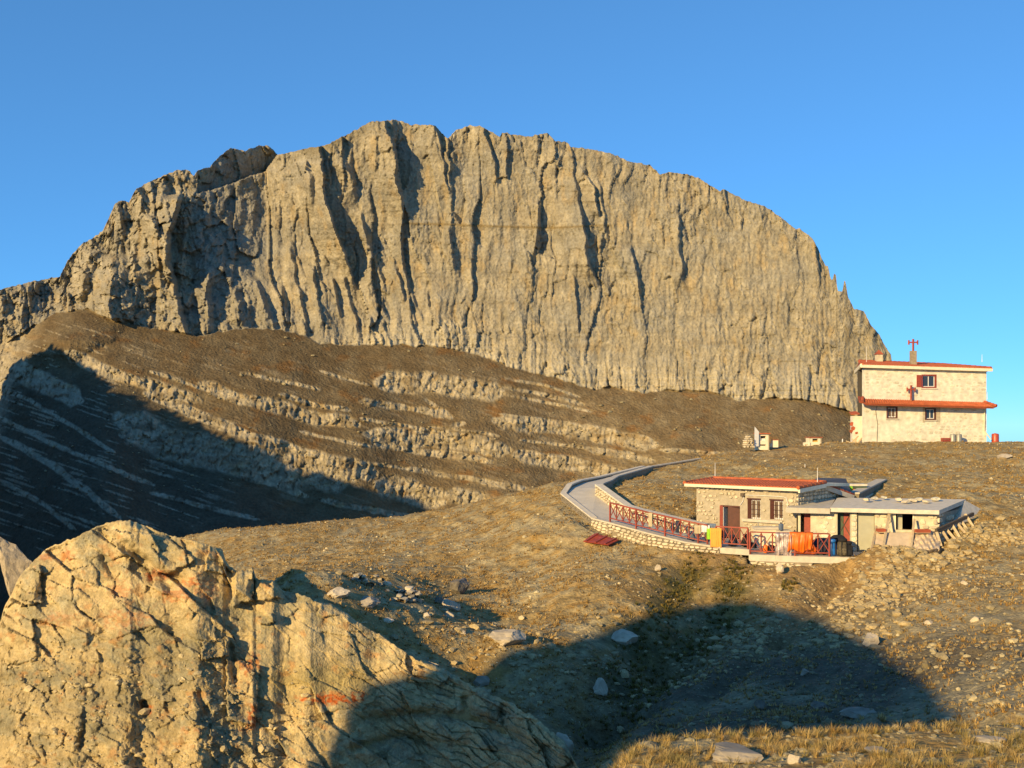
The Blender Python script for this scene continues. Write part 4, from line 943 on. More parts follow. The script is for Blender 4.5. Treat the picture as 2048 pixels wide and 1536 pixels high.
m = MB().tube(Vector((r1.x-.4,r1.y,AZ)), Vector((r1.x-.4,r1.y,AZ+.85)), .022, .012, 6); m.build('lightning_rod', M['white'], hut)
# dark lining for the unlit inside, door, shutters, windows, sill
m = MB(); fr.box(m, .5, fr.L-.5, -3.0, -2.9, TERR, HT); m.build('dark_interior_lining', M['dark'], hut)
z0, z1 = hd[2], hd[3]
m = MB(); fr.box(m, hd[0], hd[0]+.09, -.2, -.03, z0, z1); fr.box(m, hd[0]+.09, hd[1], -.2, -.03, z1-.08, z1); m.build('door_frame', M['brown'], hut)
dr = MB(); fr.box(dr, hd[0]+.10, hd[0]+.19, -.42, .02, z0+.02, z1-.1); fr.box(dr, hd[0]+.19, hd[0]+.24, -.42, -.38, z0, z1-.1); dw = dr.build('door', M['white'], hut)
m = MB(); fr.box(m, hd[0]+.195, hd[1]-.02, -.36, -.33, z0, z1-.1); m.build('pane', M['glass'], dw)
m = MB(); s0 = hd[0]+.42
m.hexa([fr.P(s0,-.02,z0+.03),fr.P(s0+.05,.03,z0+.03),fr.P(hd[1]+.02,-.30,z0+.03),fr.P(hd[1]-.03,-.35,z0+.03),fr.P(s0,-.02,z1-.02),fr.P(s0+.05,.03,z1-.02),fr.P(hd[1]+.02,-.30,z1-.02),fr.P(hd[1]-.03,-.35,z1-.02)])
m.build('shutter', M['brown'], hut)
m = MB(); fr.box(m, hd[0]-.02, hd[0]+.17, .01, .05, z0+.05, z1-.02); m.build('shutter', M['red'], hut)
for h in (hw1, hw2):
    window(hut, fr, h[0]+.14, h[1], h[2], h[3], .12, 4)
    m = MB(); m.hexa([fr.P(h[0],.0,h[2]),fr.P(h[0]+.16,-.16,h[2]),fr.P(h[0]+.19,-.13,h[2]),fr.P(h[0]+.03,.03,h[2]),fr.P(h[0],.0,h[3]),fr.P(h[0]+.16,-.16,h[3]),fr.P(h[0]+.19,-.13,h[3]),fr.P(h[0]+.03,.03,h[3])]); m.build('shutter', M['brown'], hut)
    m = MB(); fr.box(m, h[0]-.03, h[1]+.03, -.01, .03, h[3], h[3]+.07); m.build('lintel', M['brown'], hut)
hs = hole(fr, 1486, 1567, 1039, 1044); m = MB(); fr.box(m, hs[0], hs[1], -.02, .14, hs[2]-.02, hs[3]); m.build('window_sill', M['concrete'], hut)
# cable and lamp on the wall
m = MB(); pts = [fr.P(fr.s_of(x), .05, fr.z_of(x, y)) for x, y in ((1481,1010),(1487,1002),(1489,990),(1520,991),(1560,993),(1573,995),(1576,1005),(1575,1020))]
for a, b in zip(pts, pts[1:]): m.tube(a, b, .016, None, 5)
m.build('wall_cable', M['white'], hut)
m = MB(); q = fr.s_of(1487); fr.box(m, q-.1, q+.1, .0, .16, fr.z_of(1487,993), fr.z_of(1487,986)); m.build('wall_lamp', M['timber_dark'], hut)

# ------------------------------------------------------------------ flat roofed shed beside it
A, B = Vector((PT(1596,0,52.55)[0], 52.55)), Vector((PT(1875,0,50.5)[0], 50.5))
E = Vector((PT(1931,0,54.2)[0], 54.2))
shed = thing('flat_roofed_shed', (A.x, A.y, TERR2), 'long low stone shed with flat concrete roof, open doorways and rubble on top', 'shed')
fa = Frame(A, B); RZ = -4.22
def H_(x0, x1, y0, y1=None):
    h = hole(fa, x0, x1, y0, y1 or 1100); return (h[0], h[1], TERR2 if y1 is None else h[2], h[3])
h1, h2, h3, h4 = H_(1601,1621,1025), H_(1673,1702,1026), H_(1714,1749,1022), H_(1789,1828,1024,1060)
hol = [h1, h2, h3, h4]
wall_mb(A, B, TERR2-.3, RZ, .4, hol).build('front_wall', M['shed_plaster'], shed); wall_mb(B+(E-B).normalized()*.45, E, TERR2-.6, RZ, .4).build('side_wall', M['mortar'], shed)
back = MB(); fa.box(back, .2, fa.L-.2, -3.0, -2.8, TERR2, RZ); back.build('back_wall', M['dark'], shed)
for q in (h1[1]+.25, h2[1]+.12, h3[1]+.25):
    m = MB(); fa.box(m, q-.06, q+.06, -2.8, -.4, TERR2, RZ); m.build('partition', M['mortar'], shed)
lay_stones(shed, A.lerp(B, h1[1]/fa.L), A.lerp(B, h2[0]/fa.L), lambda u: TERR2, lambda u: RZ-.05, (.16,.3), (.22,.5), .55, mat='wash_stone', limit=30, depth=.05, proud=.008)
lay_stones(shed, A.lerp(B, h2[1]/fa.L), A.lerp(B, h3[0]/fa.L), lambda u: TERR2, lambda u: RZ-.05, (.2,.28), (.28,.34), 1, mat='wash_stone', limit=20, depth=.06)
lay_stones(shed, A.lerp(B, h3[1]/fa.L), B, lambda u: TERR2, lambda u: RZ-.03, (.16,.3), (.2,.48), .85, [(h4[0]-h3[1]-.05, h4[1]-h3[1]+.05, h4[2], h4[3]+.05)], mat='stone', limit=80, depth=.07)
lay_stones(shed, B, E, lambda u: TERR2-.2, lambda u: RZ-.02, (.18,.3), (.22,.5), .85, mat='stone', limit=95)
def rp(px, py, d): return Vector(PT(px, py, d))
rz = lambda p, z: Vector((p.x, p.y, z))
fo = fa.n*.42; la = -.45; ld = fa.s_of(1661)
m = MB().quadslab(fa.P(ld,.42,RZ+.2), fa.P(fa.L+.05,.42,RZ+.2), Vector((E.x+.1,E.y+.2,RZ+.42)), fa.P(ld+.2,-4.2,RZ+.40), .2); m.build('roof_slab', M['concrete'], shed)
m = MB().quadslab(fa.P(-.55,.50,RZ+.17), fa.P(ld-.01,.50,RZ+.17), fa.P(ld+.1,-4.2,RZ+.36), fa.P(.1,-3.6,RZ+.34), .26); m.build('roof_slab', M['concrete'], shed)
# doors and window
m = MB(); fa.box(m, h1[0]+.16, h1[1]-.01, -.30, -.26, h1[2], h1[3]-.03); m.build('door', M['red'], shed)
m = MB(); fa.box(m, h2[0], h2[0]+.05, -.2, .02, h2[2], h2[3]); fa.box(m, h2[1]-.05, h2[1], -.2, .02, h2[2], h2[3]); m.build('door_frame', M['door_grey'], shed)
hm = (h2[0]+h2[1])/2-.02
m = MB(); fa.box(m, h2[0]+.06, hm, -.36, -.33, h2[2], h2[3]-.02); d1 = m.build('door', M['door_green'], shed); tag(d1, 'dark green leaf of the double door')
m = MB(); fa.box(m, hm+.01, h2[1]-.06, -.36, -.33, h2[2], h2[3]-.02); d2 = m.build('door', M['red'], shed); tag(d2, 'red leaf of the double door')
for a, b in ((h2[0]+.06, h2[1]-.06), (h2[1]-.06, h2[0]+.06)):
    m = MB().beam(fa.P(a,-.31,h2[2]+.75), fa.P(b,-.31,h2[3]-.1), .05, .03); m.build('door_brace', M['timber_dark'], d1)
m = MB(); fa.box(m, h3[0]+.03, h3[1]-.02, -.20, -.15, h3[2], h3[3]-.05); m.build('door', M['door_grey'], shed)
m = MB(); t = .06
for q in ((h4[0],h4[0]+t,h4[2],h4[3]),(h4[1]-t,h4[1],h4[2],h4[3]),(h4[0],h4[1],h4[3]-t,h4[3]-.001)): fa.box(m, q[0], q[1], -.30, .03, q[2], q[3])
wq = m.build('window', M['cream'], shed)
m = MB(); fa.box(m, h4[0]+.12, h4[0]+.36, -.30, -.26, h4[2], h4[3]-.08); m.build('shutter', M['door_grey'], wq)
for x, y, d, sx, sz, mt, lab in ((1733,1000,53.5,.32,.17,'stone','leftmost loose stone on the flat shed roof, above the tall grey green door'),(1750,998,54,.34,.18,'boulder','second loose stone from the left on the flat shed roof'),(1768,996,54.5,.3,.15,'boulder_dark','small loose stone at the back edge of the shed roof, third from the left'),
    (1798,999,53.5,.36,.2,'stone','pale loose stone on the shed roof straight above the shed window'),(1812,1003,52.8,.4,.16,'stone','flat loose stone nearest the front edge of the shed roof'),(1826,1001,53.2,.45,.18,'stone','wide loose stone right of the flat one nearest the shed roof edge'),(1838,999,53.5,.5,.2,'boulder','longest loose stone on the right part of the shed roof'),(1853,1002,52.8,.3,.15,'stone','second loose stone from the right end of the shed roof'),(1872,998,53.6,.42,.22,'tile','rightmost loose stone on the flat shed roof, above its corner')):
    o = bpy.data.objects.new('roof_stone', stone_mesh('stone') if mt == 'stone' else stone_mesh('wash_stone')); COL.objects.link(o)
    p = Vector(PT(x, y, d)); zr = RZ+.2+.06*(d-50.5)
    o.location = (p.x, p.y, zr+sz/2); o.scale = (sx, .3, sz); o.rotation_euler = (0, random.uniform(-.15,.15), random.uniform(-.5,.5))
    tag(o, lab, 'stone', 'loose stones on the flat shed roof')
# sloping concrete wing at the right end
w0, w1, w2, w3 = Vector(PT(1931,1001,54.2)), Vector(PT(1984,1030,55.5)), Vector(PT(1952,1052,53.0)), Vector(PT(1905,1060,51.6))
wing = MB(); nrm = Vector((-.5,.86,0))*.3
wing.hexa([w3, w2, w2+nrm, w3+nrm, w0, w1, w1+nrm, w0+nrm]); solo(wing, 'wing_wall', M['concrete'], 'sloping concrete wing wall at the right end of the shed', 'wall')
# ------------------------------------------------------------------ two storey refuge on the crest
ref = thing('mountain_refuge', PT(1729,887,86), 'two storey whitewashed stone refuge with red tiled roof bands on the crest', 'house')
RL, RR = Vector((PT(1729,0,86)[0], 86)), Vector((PT(1973,0,86.6)[0], 86.6))
fu = Frame(RL, RR); dl = Vector((.292, .956))
def zu(py, d=86.2): return (HZ-py)/F*d
UZ, MZ = zu(737), zu(803)
def HU(x0, x1, y0, y1): return hole(fu, x0, x1, y0, y1)
uw = HU(1843,1873,749,776); l1 = HU(1773,1795,813,837); l2 = HU(1850,1872,816,840)
wall_mb(RL, RR, -2.4, UZ, .5, [uw, l1, l2]).build('front_wall', M['plaster'], ref)
RLb, RRb = RL+dl*8.5, RR+Vector((.25,.97))*8.5
wall_mb(RLb, RL+dl*.53, -2.4, UZ, .5).build('side_wall', M['plaster'], ref); wall_mb(RR+Vector((.25,.97))*.53, RRb, -2.4, UZ, .5).build('side_wall', M['plaster'], ref); wall_mb(RRb+Vector((-.55,0)), RLb+Vector((.55,0)), -2.4, UZ, .5).build('back_wall', M['plaster'], ref)
hh = [(h[0]-.1, h[1]+.1, h[2]-.15, h[3]+.1) for h in (uw, l1, l2)]
lay_stones(ref, RL, RR, lambda u: MZ+.35, lambda u: UZ-.1, (.20,.32), (.28,.6), .62, hh, mat='wash_stone', limit=120, depth=.05, proud=-.012)
lay_stones(ref, RL.lerp(RR,.40), RR, lambda u: -1.5, lambda u: MZ-.25, (.20,.32), (.28,.6), .62, [(h[0]-fu.L*.4, h[1]-fu.L*.4, h[2], h[3]) for h in hh], mat='wash_stone', limit=110, depth=.05, proud=-.014)
lay_stones(ref, RL, RL.lerp(RR,.40), lambda u: -1.5, lambda u: MZ-.25, (.22,.32), (.3,.6), .22, hh, mat='wash_stone', limit=40, depth=.05, proud=-.018)
m = MB(); fu.box(m, .6, fu.L-.6, -3, -2.9, -1.5, UZ); m.build('dark_interior_lining', M['dark'], ref)
wf = window(ref, fu, uw[0]+.12, uw[1]-.12, uw[2]+.1, uw[3]-.1, .12)
for h, sv in ((uw, None), (l1, None), (l2, None)):
    m = MB(); t = .10
    for q in ((h[0],h[0]+t,h[2],h[3]),(h[1]-t,h[1],h[2],h[3]),(h[0]+t,h[1]-t,h[3]-t,h[3]),(h[0]+t,h[1]-t,h[2],h[2]+t)): fu.box(m, q[0], q[1], -.2, .015, q[2], q[3])
    m.build('window_frame', M['red'] if h is uw else M['brown'], ref)
    m = MB(); fu.box(m, h[0]-.06, h[1]+.06, -.02, .09, h[2]-.09, h[2]-.002); m.build('window_sill', M['concrete'], ref)
for h, b in ((l1, 2), (l2, 0)): window(ref, fu, h[0]+.11, h[1]-.11, h[2]+.1, h[3]-.1, .12, b)
s2 = HU(1846,1878,812,845); m = MB(); fu.box(m, s2[0]-.03, l2[0]-.012, -.01, .012, s2[2], s2[3]); fu.box(m, l2[1]+.012, s2[1]+.1, -.01, .012, s2[2], s2[3]-.1); m.build('bare_plaster_patch', M['mortar'], ref)
ush = HU(1833,1842,750,774); m = MB(); fu.box(m, ush[0], ush[1], .015, .05, ush[2], ush[3]); m.build('shutter', M['red'], ref)
# upper roof: shallow hip, eave sags a little to the right
sag = lambda a: -.026*a
def roof_band(parent, zl, rise, out, back, a0, a1, hipl, hipr, n, fas, tile):
    e0, e1 = fu.P(a0, out, zl+sag(a0)), fu.P(a1, out, zl+sag(a1)); r1, r0 = fu.P(a1-hipr, -back, zl+rise+sag(a1)), fu.P(a0+hipl, -back, zl+rise+sag(a0))
    m = MB().quadslab(e0-Vector((0,0,.04)), e1-Vector((0,0,.04)), r1-Vector((0,0,.04)), r0-Vector((0,0,.04)), .16 if fas else .09); m.build('roof_slab', M['cream'] if fas else M['tile_dark'], parent)
    tag(tile_rows(MB(), e0, e1, r1, r0, .2, .07, n).build('roof_tiles', M[tile], parent), kind='stuff')
    return e0, e1, r1, r0
e0, e1, r1, r0 = roof_band(ref, zu(730.5), .58, .42, 4.2, -.38, fu.L+.30, 1.6, 1.6, 9, True, 'tile')
m = MB(); m.beam(e0+Vector((0,.05,-.10)), e1+Vector((0,.05,-.10)), .1, .26); m.build('fascia', M['cream'], ref)
ridge_tiles(ref, r0, r1, 18, 'tile_dark', .13); ridge_tiles(ref, e0+Vector((.1,.1,.06)), r0, 9, 'tile_dark', .12); ridge_tiles(ref, e1+Vector((-.1,.1,.06)), r1, 9, 'tile_dark', .12)
bl = Vector((RLb.x-.5, RLb.y+.4, zu(731.5))); brr = Vector((RRb.x+.4, RRb.y+.4, zu(731.5)+sag(fu.L)))
m = MB(); m.quadslab(bl, e0, r0, r0+Vector((.2,.5,0)), .14); m.quadslab(e1, brr, r1+Vector((0,.5,0)), r1, .14); m.quadslab(r0, r1, brr, bl, .14); m.build('roof_slab', M['tile_dark'], ref)
m = MB().beam(e0+Vector((-.02,.1,-.06)), bl+Vector((0,0,-.1)), .14, .3); m.build('fascia', M['cream'], ref)
# lower canopy roof
c0, c1, d1_, d0_ = roof_band(ref, zu(808), .36, .95, -.02, -.30, fu.L+.12, .35, .35, 4, False, 'tile')
ridge_tiles(ref, c0+Vector((-.25,.0,.16)), d0_+Vector((-.2,0,.18)), 4, 'tile_dark', .11); ridge_tiles(ref, c1+Vector((.22,0,.12)), d1_+Vector((.05,0,.1)), 4, 'tile_dark', .11)
m = MB().quadslab(c0+Vector((-.45,.05,.20)), c0+Vector((.1,0,.02)), d0_+Vector((.1,0,.02)), d0_+Vector((-.55,0,.28)), .12); m.build('roof_end_tiles', M['tile_dark'], ref)
m = MB().quadslab(c1+Vector((-.1,0,0)), c1+Vector((.26,.0,.12)), d1_+Vector((.22,0,.18)), d1_+Vector((-.1,0,0)), .12); m.build('roof_end_tiles', M['tile_dark'], ref)
def cross(base, h, w_, name, par):
    x, y, z = base; m = MB(); m.beam((x,y,z), (x,y,z+h), .15, .12); m.beam((x-w_/2,y,z+h*.72), (x+w_/2,y,z+h*.72), .12, .11)
    for s in (-1, 1): m.beam((x+s*w_/2,y,z+h*.72-w_*.27), (x+s*w_/2,y,z+h*.72+w_*.25), .10, .11)
    return m.build(name, M['red'], par)
ch = Vector(PT(1826.3, 727, 87.3)); m = MB().box((ch.x, ch.y, ch.z-.25), .44, .44, 1.28); cm = m.build('chimney', M['mortar_dark'], ref)
cross((ch.x, ch.y, ch.z+1.03), .98, .72, 'chimney_cross', ref)
p = fu.P(fu.s_of(1818.5), .35, zu(800)); cross(p, 1.18, .62, 'canopy_cross', ref)
c2 = Vector(PT(1757.5, 721, 90)); m = MB().box((c2.x, c2.y, c2.z-.5), .5, .5, 1.0); cm2 = m.build('chimney', M['shed_plaster'], ref)
m = MB().add([(c2.x-.32,c2.y-.32,c2.z+.5),(c2.x+.32,c2.y-.32,c2.z+.5),(c2.x+.32,c2.y+.32,c2.z+.5),(c2.x-.32,c2.y+.32,c2.z+.5),(c2.x,c2.y,c2.z+.93)], [(3,2,1,0),(0,1,4),(1,2,4),(2,3,4),(3,0,4)]); m.build('chimney_cap', M['tile_dark'], cm2)
m = MB(); q = [fu.P(fu.s_of(x), .10, zu(y)) for x, y in ((1968,817),(1967,861),(1981,879))]
for a, b in zip(q, q[1:]): m.tube(a, b, .05, None, 8)
m.build('downpipe', M['cream'], ref)
m = MB(); q = [fu.P(fu.s_of(x), .03, zu(y)) for x, y in ((1754,812),(1751,822),(1755,850),(1753.5,884))]
for a, b in zip(q, q[1:]): m.tube(a, b, .018, None, 5)
m.build('wall_cable', M['timber_dark'], ref)
for x, y0, y1, d in ((1964,724,709,86.3),(1974.5,799,784,86.0),(1733,724,693,87)):
    m = MB().tube(PT(x,y0,d), PT(x,y1,d), .022, .012, 5); m.build('lightning_rod', M['white'], ref)
for k in (0, 1):
    m = MB(); b_ = RL+dl*(1.2+k*3); z_ = zu(777) if k == 0 else zu(777); nn = Vector((-dl.y, dl.x))*.04
    m.hexa([(b_.x,b_.y,z_),(b_.x+nn.x,b_.y+nn.y,z_),(b_.x+nn.x+dl.x*.8,b_.y+nn.y+dl.y*.8,z_),(b_.x+dl.x*.8,b_.y+dl.y*.8,z_)]+[(b_.x,b_.y,z_+1.1),(b_.x+nn.x,b_.y+nn.y,z_+1.1),(b_.x+nn.x+dl.x*.8,b_.y+nn.y+dl.y*.8,z_+1.1),(b_.x+dl.x*.8,b_.y+dl.y*.8,z_+1.1)]); m.build('shutter', M['red'], ref)
m = MB(); q = fu.s_of(1786); m.tube(fu.P(q,.02,zu(884)), fu.P(q,.10,zu(884)), .24, None, 18); m.build('round_vent', M['concrete'], ref)
# lean-to beside its left wall
sh = thing('porch', PT(1712,887,87.5), 'small rust stained white porch with tiled top against the left wall of the refuge', 'porch')
def zz_(py, d): return (HZ-py)/F*d
x0, x1 = PT(1701,0,87.5)[0], PT(1724,0,87.5)[0]
m = MB().box(((x0+x1)/2+.12, 87.8, zz_(889,87.5)), x1-x0-.1, .5, zz_(832,87.5)-zz_(889,87.5)); m.build('wall', M['rust'], sh)
m = MB().quadslab((x0-.02,87.3,zz_(828,87.5)),(x1-.25,87.3,zz_(827,87.5)),(x1-.25,88.2,zz_(822,87.5)),(x0+.1,88.2,zz_(823,87.5)),.08); m.build('roof', M['tile_dark'], sh)
for i, (x, y, r) in enumerate(((1704,848,.16),(1707,856,.2),(1703,862,.15),(1713,866,.12))):
    m = MB(); P_ = [(PT(x,y,87.5)[0]+r*random.uniform(.6,1.2)*math.cos(t), 87.535-.002*i, PT(x,y,87.5)[2]+r*random.uniform(.6,1.3)*math.sin(t)) for t in np.linspace(0, 6.28, 9)[:-1]]
    m.add(P_+[(a, 87.60, c) for a, b, c in P_], [tuple(range(8))[::-1]]+[(k,(k+1)%8,8+(k+1)%8,8+k)[::-1] for k in range(8)]); m.build('rust_patch', M['tile_dark'], sh)
for i, (xa, ya, xb, yb) in enumerate(((1692,882,1712,889),(1700,889,1717,872),(1704,878,1719,889),(1709,889,1714,874),(1714,889,1724,876))):
    solo(MB().beam(PT(xa,ya,86.9-.05*i), PT(xb,yb,86.9-.05*i), .11, .08), 'timber_offcut', M['timber'], ('pale timber offcut lying farthest left of the rust stained porch','long offcut rising to the right at the foot of the porch','offcut falling to the right across the foot of the porch','steep short offcut leaning in the middle of the porch foot','rightmost offcut, leaning in the corner between porch and refuge')[i], 'timber', 'timber offcuts by the refuge porch')
# things standing on the crest
def barrel(px, py0, py1, d, r, mat, name, label, cat, group=None):
    b = PT(px, py1, d); h = (py1-py0)/F*d; t = thing(name, b, label, cat, group)
    m = MB().lathe(b, [(r*.92,0),(r,.02*h),(r*1.04,.33*h),(r,.36*h),(r*1.04,.64*h),(r,.68*h),(r,.95*h),(r*.9,h)], 16); m.build('body', M[mat], t, True)
    m = MB().lathe((b[0],b[1],b[2]+h), [(r*.86,.0),(r*.86,.03),(r*.3,.04),(r*.28,.07)], 16); m.build('lid', M[mat], t)
    return t
barrel(1990.5, 868, 887, 86.8, .28, 'barrel', 'barrel', 'red steel barrel standing against the sky right of the refuge', 'barrel')
barrel(1905.5, 869, 887, 85.6, .23, 'can', 'milk_can', 'dull metal can next to the red crate, left one of the pair', 'can', 'metal cans at the refuge wall')
barrel(1917.5, 869, 887, 85.6, .25, 'can', 'milk_can', 'dull metal can farther from the red crate, right one of the pair', 'can', 'metal cans at the refuge wall')
cr = thing('crate', PT(1892,887,85.7), 'dark red slatted crate beside two metal cans at the refuge wall', 'crate')
b = Vector(PT(1892,887,85.7))
for k in range(3): MB().box((b.x,b.y-.2,b.z+.06+.14*k), .68, .03, .11).build('slat', M['red'], cr)
for k in range(2): MB().box((b.x-.33+.66*k,b.y,b.z+.03), .03, .42, .42).build('side_panel', M['red'], cr)
MB().box((b.x,b.y,b.z+.03), .62, .36, .3).build('contents', M['brown'], cr)
def barbecue(px, py0, py1, d, wpx, label, name='barbecue', second=True):
    b = Vector(PT(px, py1, d)); h = (py1-py0)/F*d; w_ = wpx/F*d; t = thing(name, b, label, 'barbecue')
    f_ = Frame((b.x-w_/2, b.y), (b.x+w_/2, b.y)); hs_ = [(w_*.25, w_*.75, b.z+h*.42, b.z+h*.78)]
    if second: hs_.append((w_*.2, w_*.75, b.z+.02, b.z+h*.12))
    wall_mb((b.x-w_/2, b.y), (b.x+w_/2, b.y), b.z-.3, b.z+h*.92, .25, hs_).build('front', M['cream'], t)
    MB().box((b.x, b.y+.65, b.z-.3), w_, .75, .3+h*.92).build('body', M['dark'], t)
    for s in (-1, 1): MB().box((b.x+s*(w_/2-.04)+s*.045, b.y+.5, b.z-.3), .06, 1.0, .3+h*.92).build('side', M['cream'], t)
    MB().box((b.x, b.y+.45, b.z+h*.922), w_+.22, 1.2, h*.08).build('top_slab', M['tile'], t)
    m = MB(); f_.box(m, w_*.27, w_*.73, -.22, -.12, b.z+h*.42, b.z+h*.58); m.build('ash_shelf', M['white'] if second else M['yellow'], t)
    return t
barbecue(1526.5, 866, 892, 80.5, 21, 'taller cream barbecue with orange top slab on the crest left of the refuge')
barbecue(1630.5, 874, 891, 83.5, 22, 'lower cream barbecue with yellow board inside, between the bench and the taller barbecue', second=False)
bx = thing('storage_box', PT(1551,892,81), 'small cream box with orange lid right of the taller barbecue', 'box'); b = Vector(PT(1551,892,81))
MB().box((b.x,b.y+.2,b.z-.1), .42, .4, .54).build('body', M['cream'], bx); MB().box((b.x,b.y+.2,b.z+.442), .48, .46, .04).build('lid', M['tile'], bx)
MB().box((b.x-.33,b.y+.1,b.z-.05), .16, .3, .26).build('side_shelf', M['cream'], bx)
bx = thing('stone_block', PT(1614,891,83.4), 'low cream block with a dark hollow left of the lower barbecue', 'block'); b = Vector(PT(1613,891,83.4))
wall_mb((b.x-.2,b.y),(b.x+.28,b.y),b.z-.2,b.z+.24,.3,[(.1,.3,b.z,b.z+.13)]).build('body', M['cream'], bx)
bn = thing('bench', PT(1656.5,892,83.5), 'low wooden bench between the lower barbecue and the refuge', 'bench'); b = Vector(PT(1656.5,892,83.5))
MB().box((b.x,b.y,b.z+.2), .5, .35, .06).build('seat', M['timber'], bn)
for s in (-1, 1): MB().box((b.x+s*.18,b.y,b.z-.1), .08, .3, .299).build('leg', M['timber'], bn)
sg = thing('board', PT(1514,888,80), 'tall pale board with slanted top leaning beside the taller barbecue', 'board'); b = Vector(PT(1509,890,80.2)); h = 37/F*80
m = MB(); m.hexa([(b.x,b.y,b.z-.1),(b.x+.34,b.y+.1,b.z-.1),(b.x+.34,b.y+.16,b.z-.1),(b.x,b.y+.06,b.z-.1),(b.x+.02,b.y,b.z+h),(b.x+.36,b.y+.1,b.z+h*.72),(b.x+.36,b.y+.16,b.z+h*.72),(b.x+.02,b.y+.06,b.z+h)]); m.build('panel', M['white'], sg)
mk = thing('marker_post', PT(1685,888,84.5), 'short white marker post on a red foot near the porch', 'post'); b = Vector(PT(1685,890,84.5))
MB().lathe(b, [(.16,-.05),(.12,.1),(.05,.17)], 8).build('foot', M['red'], mk); MB().tube(b+Vector((0,0,.171)), b+Vector((0,0,.48)), .045, .04, 8).build('post', M['white'], mk)
pl = thing('pole', PT(1610,958,71), 'thin white snow pole standing in the grass above the stone hut', 'pole'); b = Vector(PT(1610,955,71)); MB().tube(b-Vector((0,0,.3)), b+Vector((0,0,.9)), .025, .02, 6).build('shaft', M['white'], pl)

def blob(mb, c, sx, sy, sz, ang=0, e=.55, n=12, k=8, seed=0):
    """rounded box (superellipsoid) resting on c"""
    r = random.Random(seed); V = []; Fs = []
    pw = lambda v, e_: math.copysign(abs(v)**e_, v)
    ca, sa = math.cos(ang), math.sin(ang)
    for i in range(k+1):
        ph = -math.pi/2+math.pi*i/k
        for j in range(n):
            th = 2*math.pi*j/n; w_ = 1+r.uniform(-.05,.05)
            x = pw(math.cos(ph),e)*pw(math.cos(th),e)*sx/2*w_; y = pw(math.cos(ph),e)*pw(math.sin(th),e)*sy/2*w_; z = pw(math.sin(ph),e)*sz/2
            V.append((c[0]+x*ca-y*sa, c[1]+x*sa+y*ca, c[2]+sz/2+z))
    for i in range(k):
        for j in range(n): Fs.append((i*n+j, i*n+(j+1)%n, (i+1)*n+(j+1)%n, (i+1)*n+j))
    return mb.add(V, Fs)
def cairn(px, py, d, label):
    b = Vector(PT(px, py, d)); t = thing('cairn', b, label, 'cairn'); z = -.15
    for lay, (n, w_) in enumerate(((4,.8),(4,.74),(3,.62),(3,.56),(2,.42),(2,.34))):
        h = random.uniform(.15,.19)
        for i in range(n):
            o = bpy.data.objects.new('stone', stone_mesh('stone')); COL.objects.link(o); o.parent = t
            o.location = (-w_/2+w_*(i+.5)/n+random.uniform(-.03,.03), random.uniform(-.06,.06), z+h/2); o.scale = (w_/n*1.05, .5, h*1.02); o.rotation_euler = (0, random.uniform(-.12,.12), random.uniform(-.4,.4))
        z += h*.92
cairn(1497, 892, 80, 'grey piled stone cairn left of the barbecues on the crest')

# ------------------------------------------------------------------ washing, bags and clutter on the terraces
def cloth(name, pa, pb, top, fl, bl_, mat, label, cat, folds=5, amp=.05, group=None, skew=0.0, ragged=0.0, nu=36, bulge=.0):
    """cloth hung over a rail: pa, pb = ends along the rail, top = z of the rail, fl/bl_ = drop in front / behind"""
    pa = Vector((pa[0], pa[1], 0)); pb = Vector((pb[0], pb[1], 0)); d = (pb-pa); L = d.length; d.normalize(); n = Vector((d.y, -d.x, 0)); sd = random.uniform(0, 9)
    nv = 22; V = []; tot = fl+bl_
    for i in range(nu+1):
        u = i/nu
        for j in range(nv+1):
            s = -bl_+tot*j/nv; f_ = max(s, 0)/max(fl, .01)
            rg = ragged*math.sin(u*9+sd)*max(s, 0)/fl
            o = .045*math.copysign(min(1, abs(s)/.05), s) if abs(s) > 1e-6 else 0
            w_ = amp*(.55*math.sin(u*folds*6.283+sd+1.3*math.sin(s*2.3+sd)+.9*math.sin(u*5+sd))+.35*math.sin(u*folds*2.7*6.283+2*sd+2*math.sin(s*4))+.35*math.sin(s*7+u*4+sd))*min(1, abs(s)/.25)+bulge*math.sin(math.pi*min(1, f_))*math.sin(math.pi*u)
            z = top-abs(s)*(1+rg)+.035*(1-min(1, abs(s)/.05))
            p = pa+d*(L*u+skew*max(s, 0)+.3*amp*math.cos(u*folds*6.283+sd))+n*(o+w_*(1 if s > 0 else -.5)+.015)
            V.append((p.x, p.y, z))
    Fs = [(i*(nv+1)+j, (i+1)*(nv+1)+j, (i+1)*(nv+1)+j+1, i*(nv+1)+j+1) for i in range(nu) for j in range(nv)]
    o = solo(MB().add(V, Fs), name, mat, label, cat, group, True)
    sm = o.modifiers.new('thick', 'SOLIDIFY'); sm.thickness = .012
    return o
def rail_pt(px, line):
    f_ = Frame(line[0], line[1]); return f_.P(f_.s_of(px), 0, 0)
R2 = (Vector((PT(1432,0,51.65)[0],51.65)), Vector((PT(1496,0,50.8)[0],50.8))); R1 = (rail1[2].xy, rail1[3].xy); R0 = (rail1[1].xy, rail1[2].xy)
R3a = (Vector((PT(1500,0,50.62)[0],50.62)), Vector((PT(1580,0,50.05)[0],50.05))); R3b = (Vector((PT(1580,0,50.05)[0],50.05)), Vector((PT(1659,0,49.75)[0],49.75)))
cloth('towel', Vector((PT(1422,0,51.5)[0],51.6)), Vector((PT(1444,0,51.3)[0],51.4)), TERR+.93, .93, .4, M['apricot'], 'apricot orange towel hanging at the gap between the two upper railings', 'towel', 2, .025)
cloth('towel', rail_pt(1414,R1), rail_pt(1425,R1), TERR+.86, .52, .3, M['green'], 'lime green towel hanging just left of the apricot towel', 'towel', 2, .02)
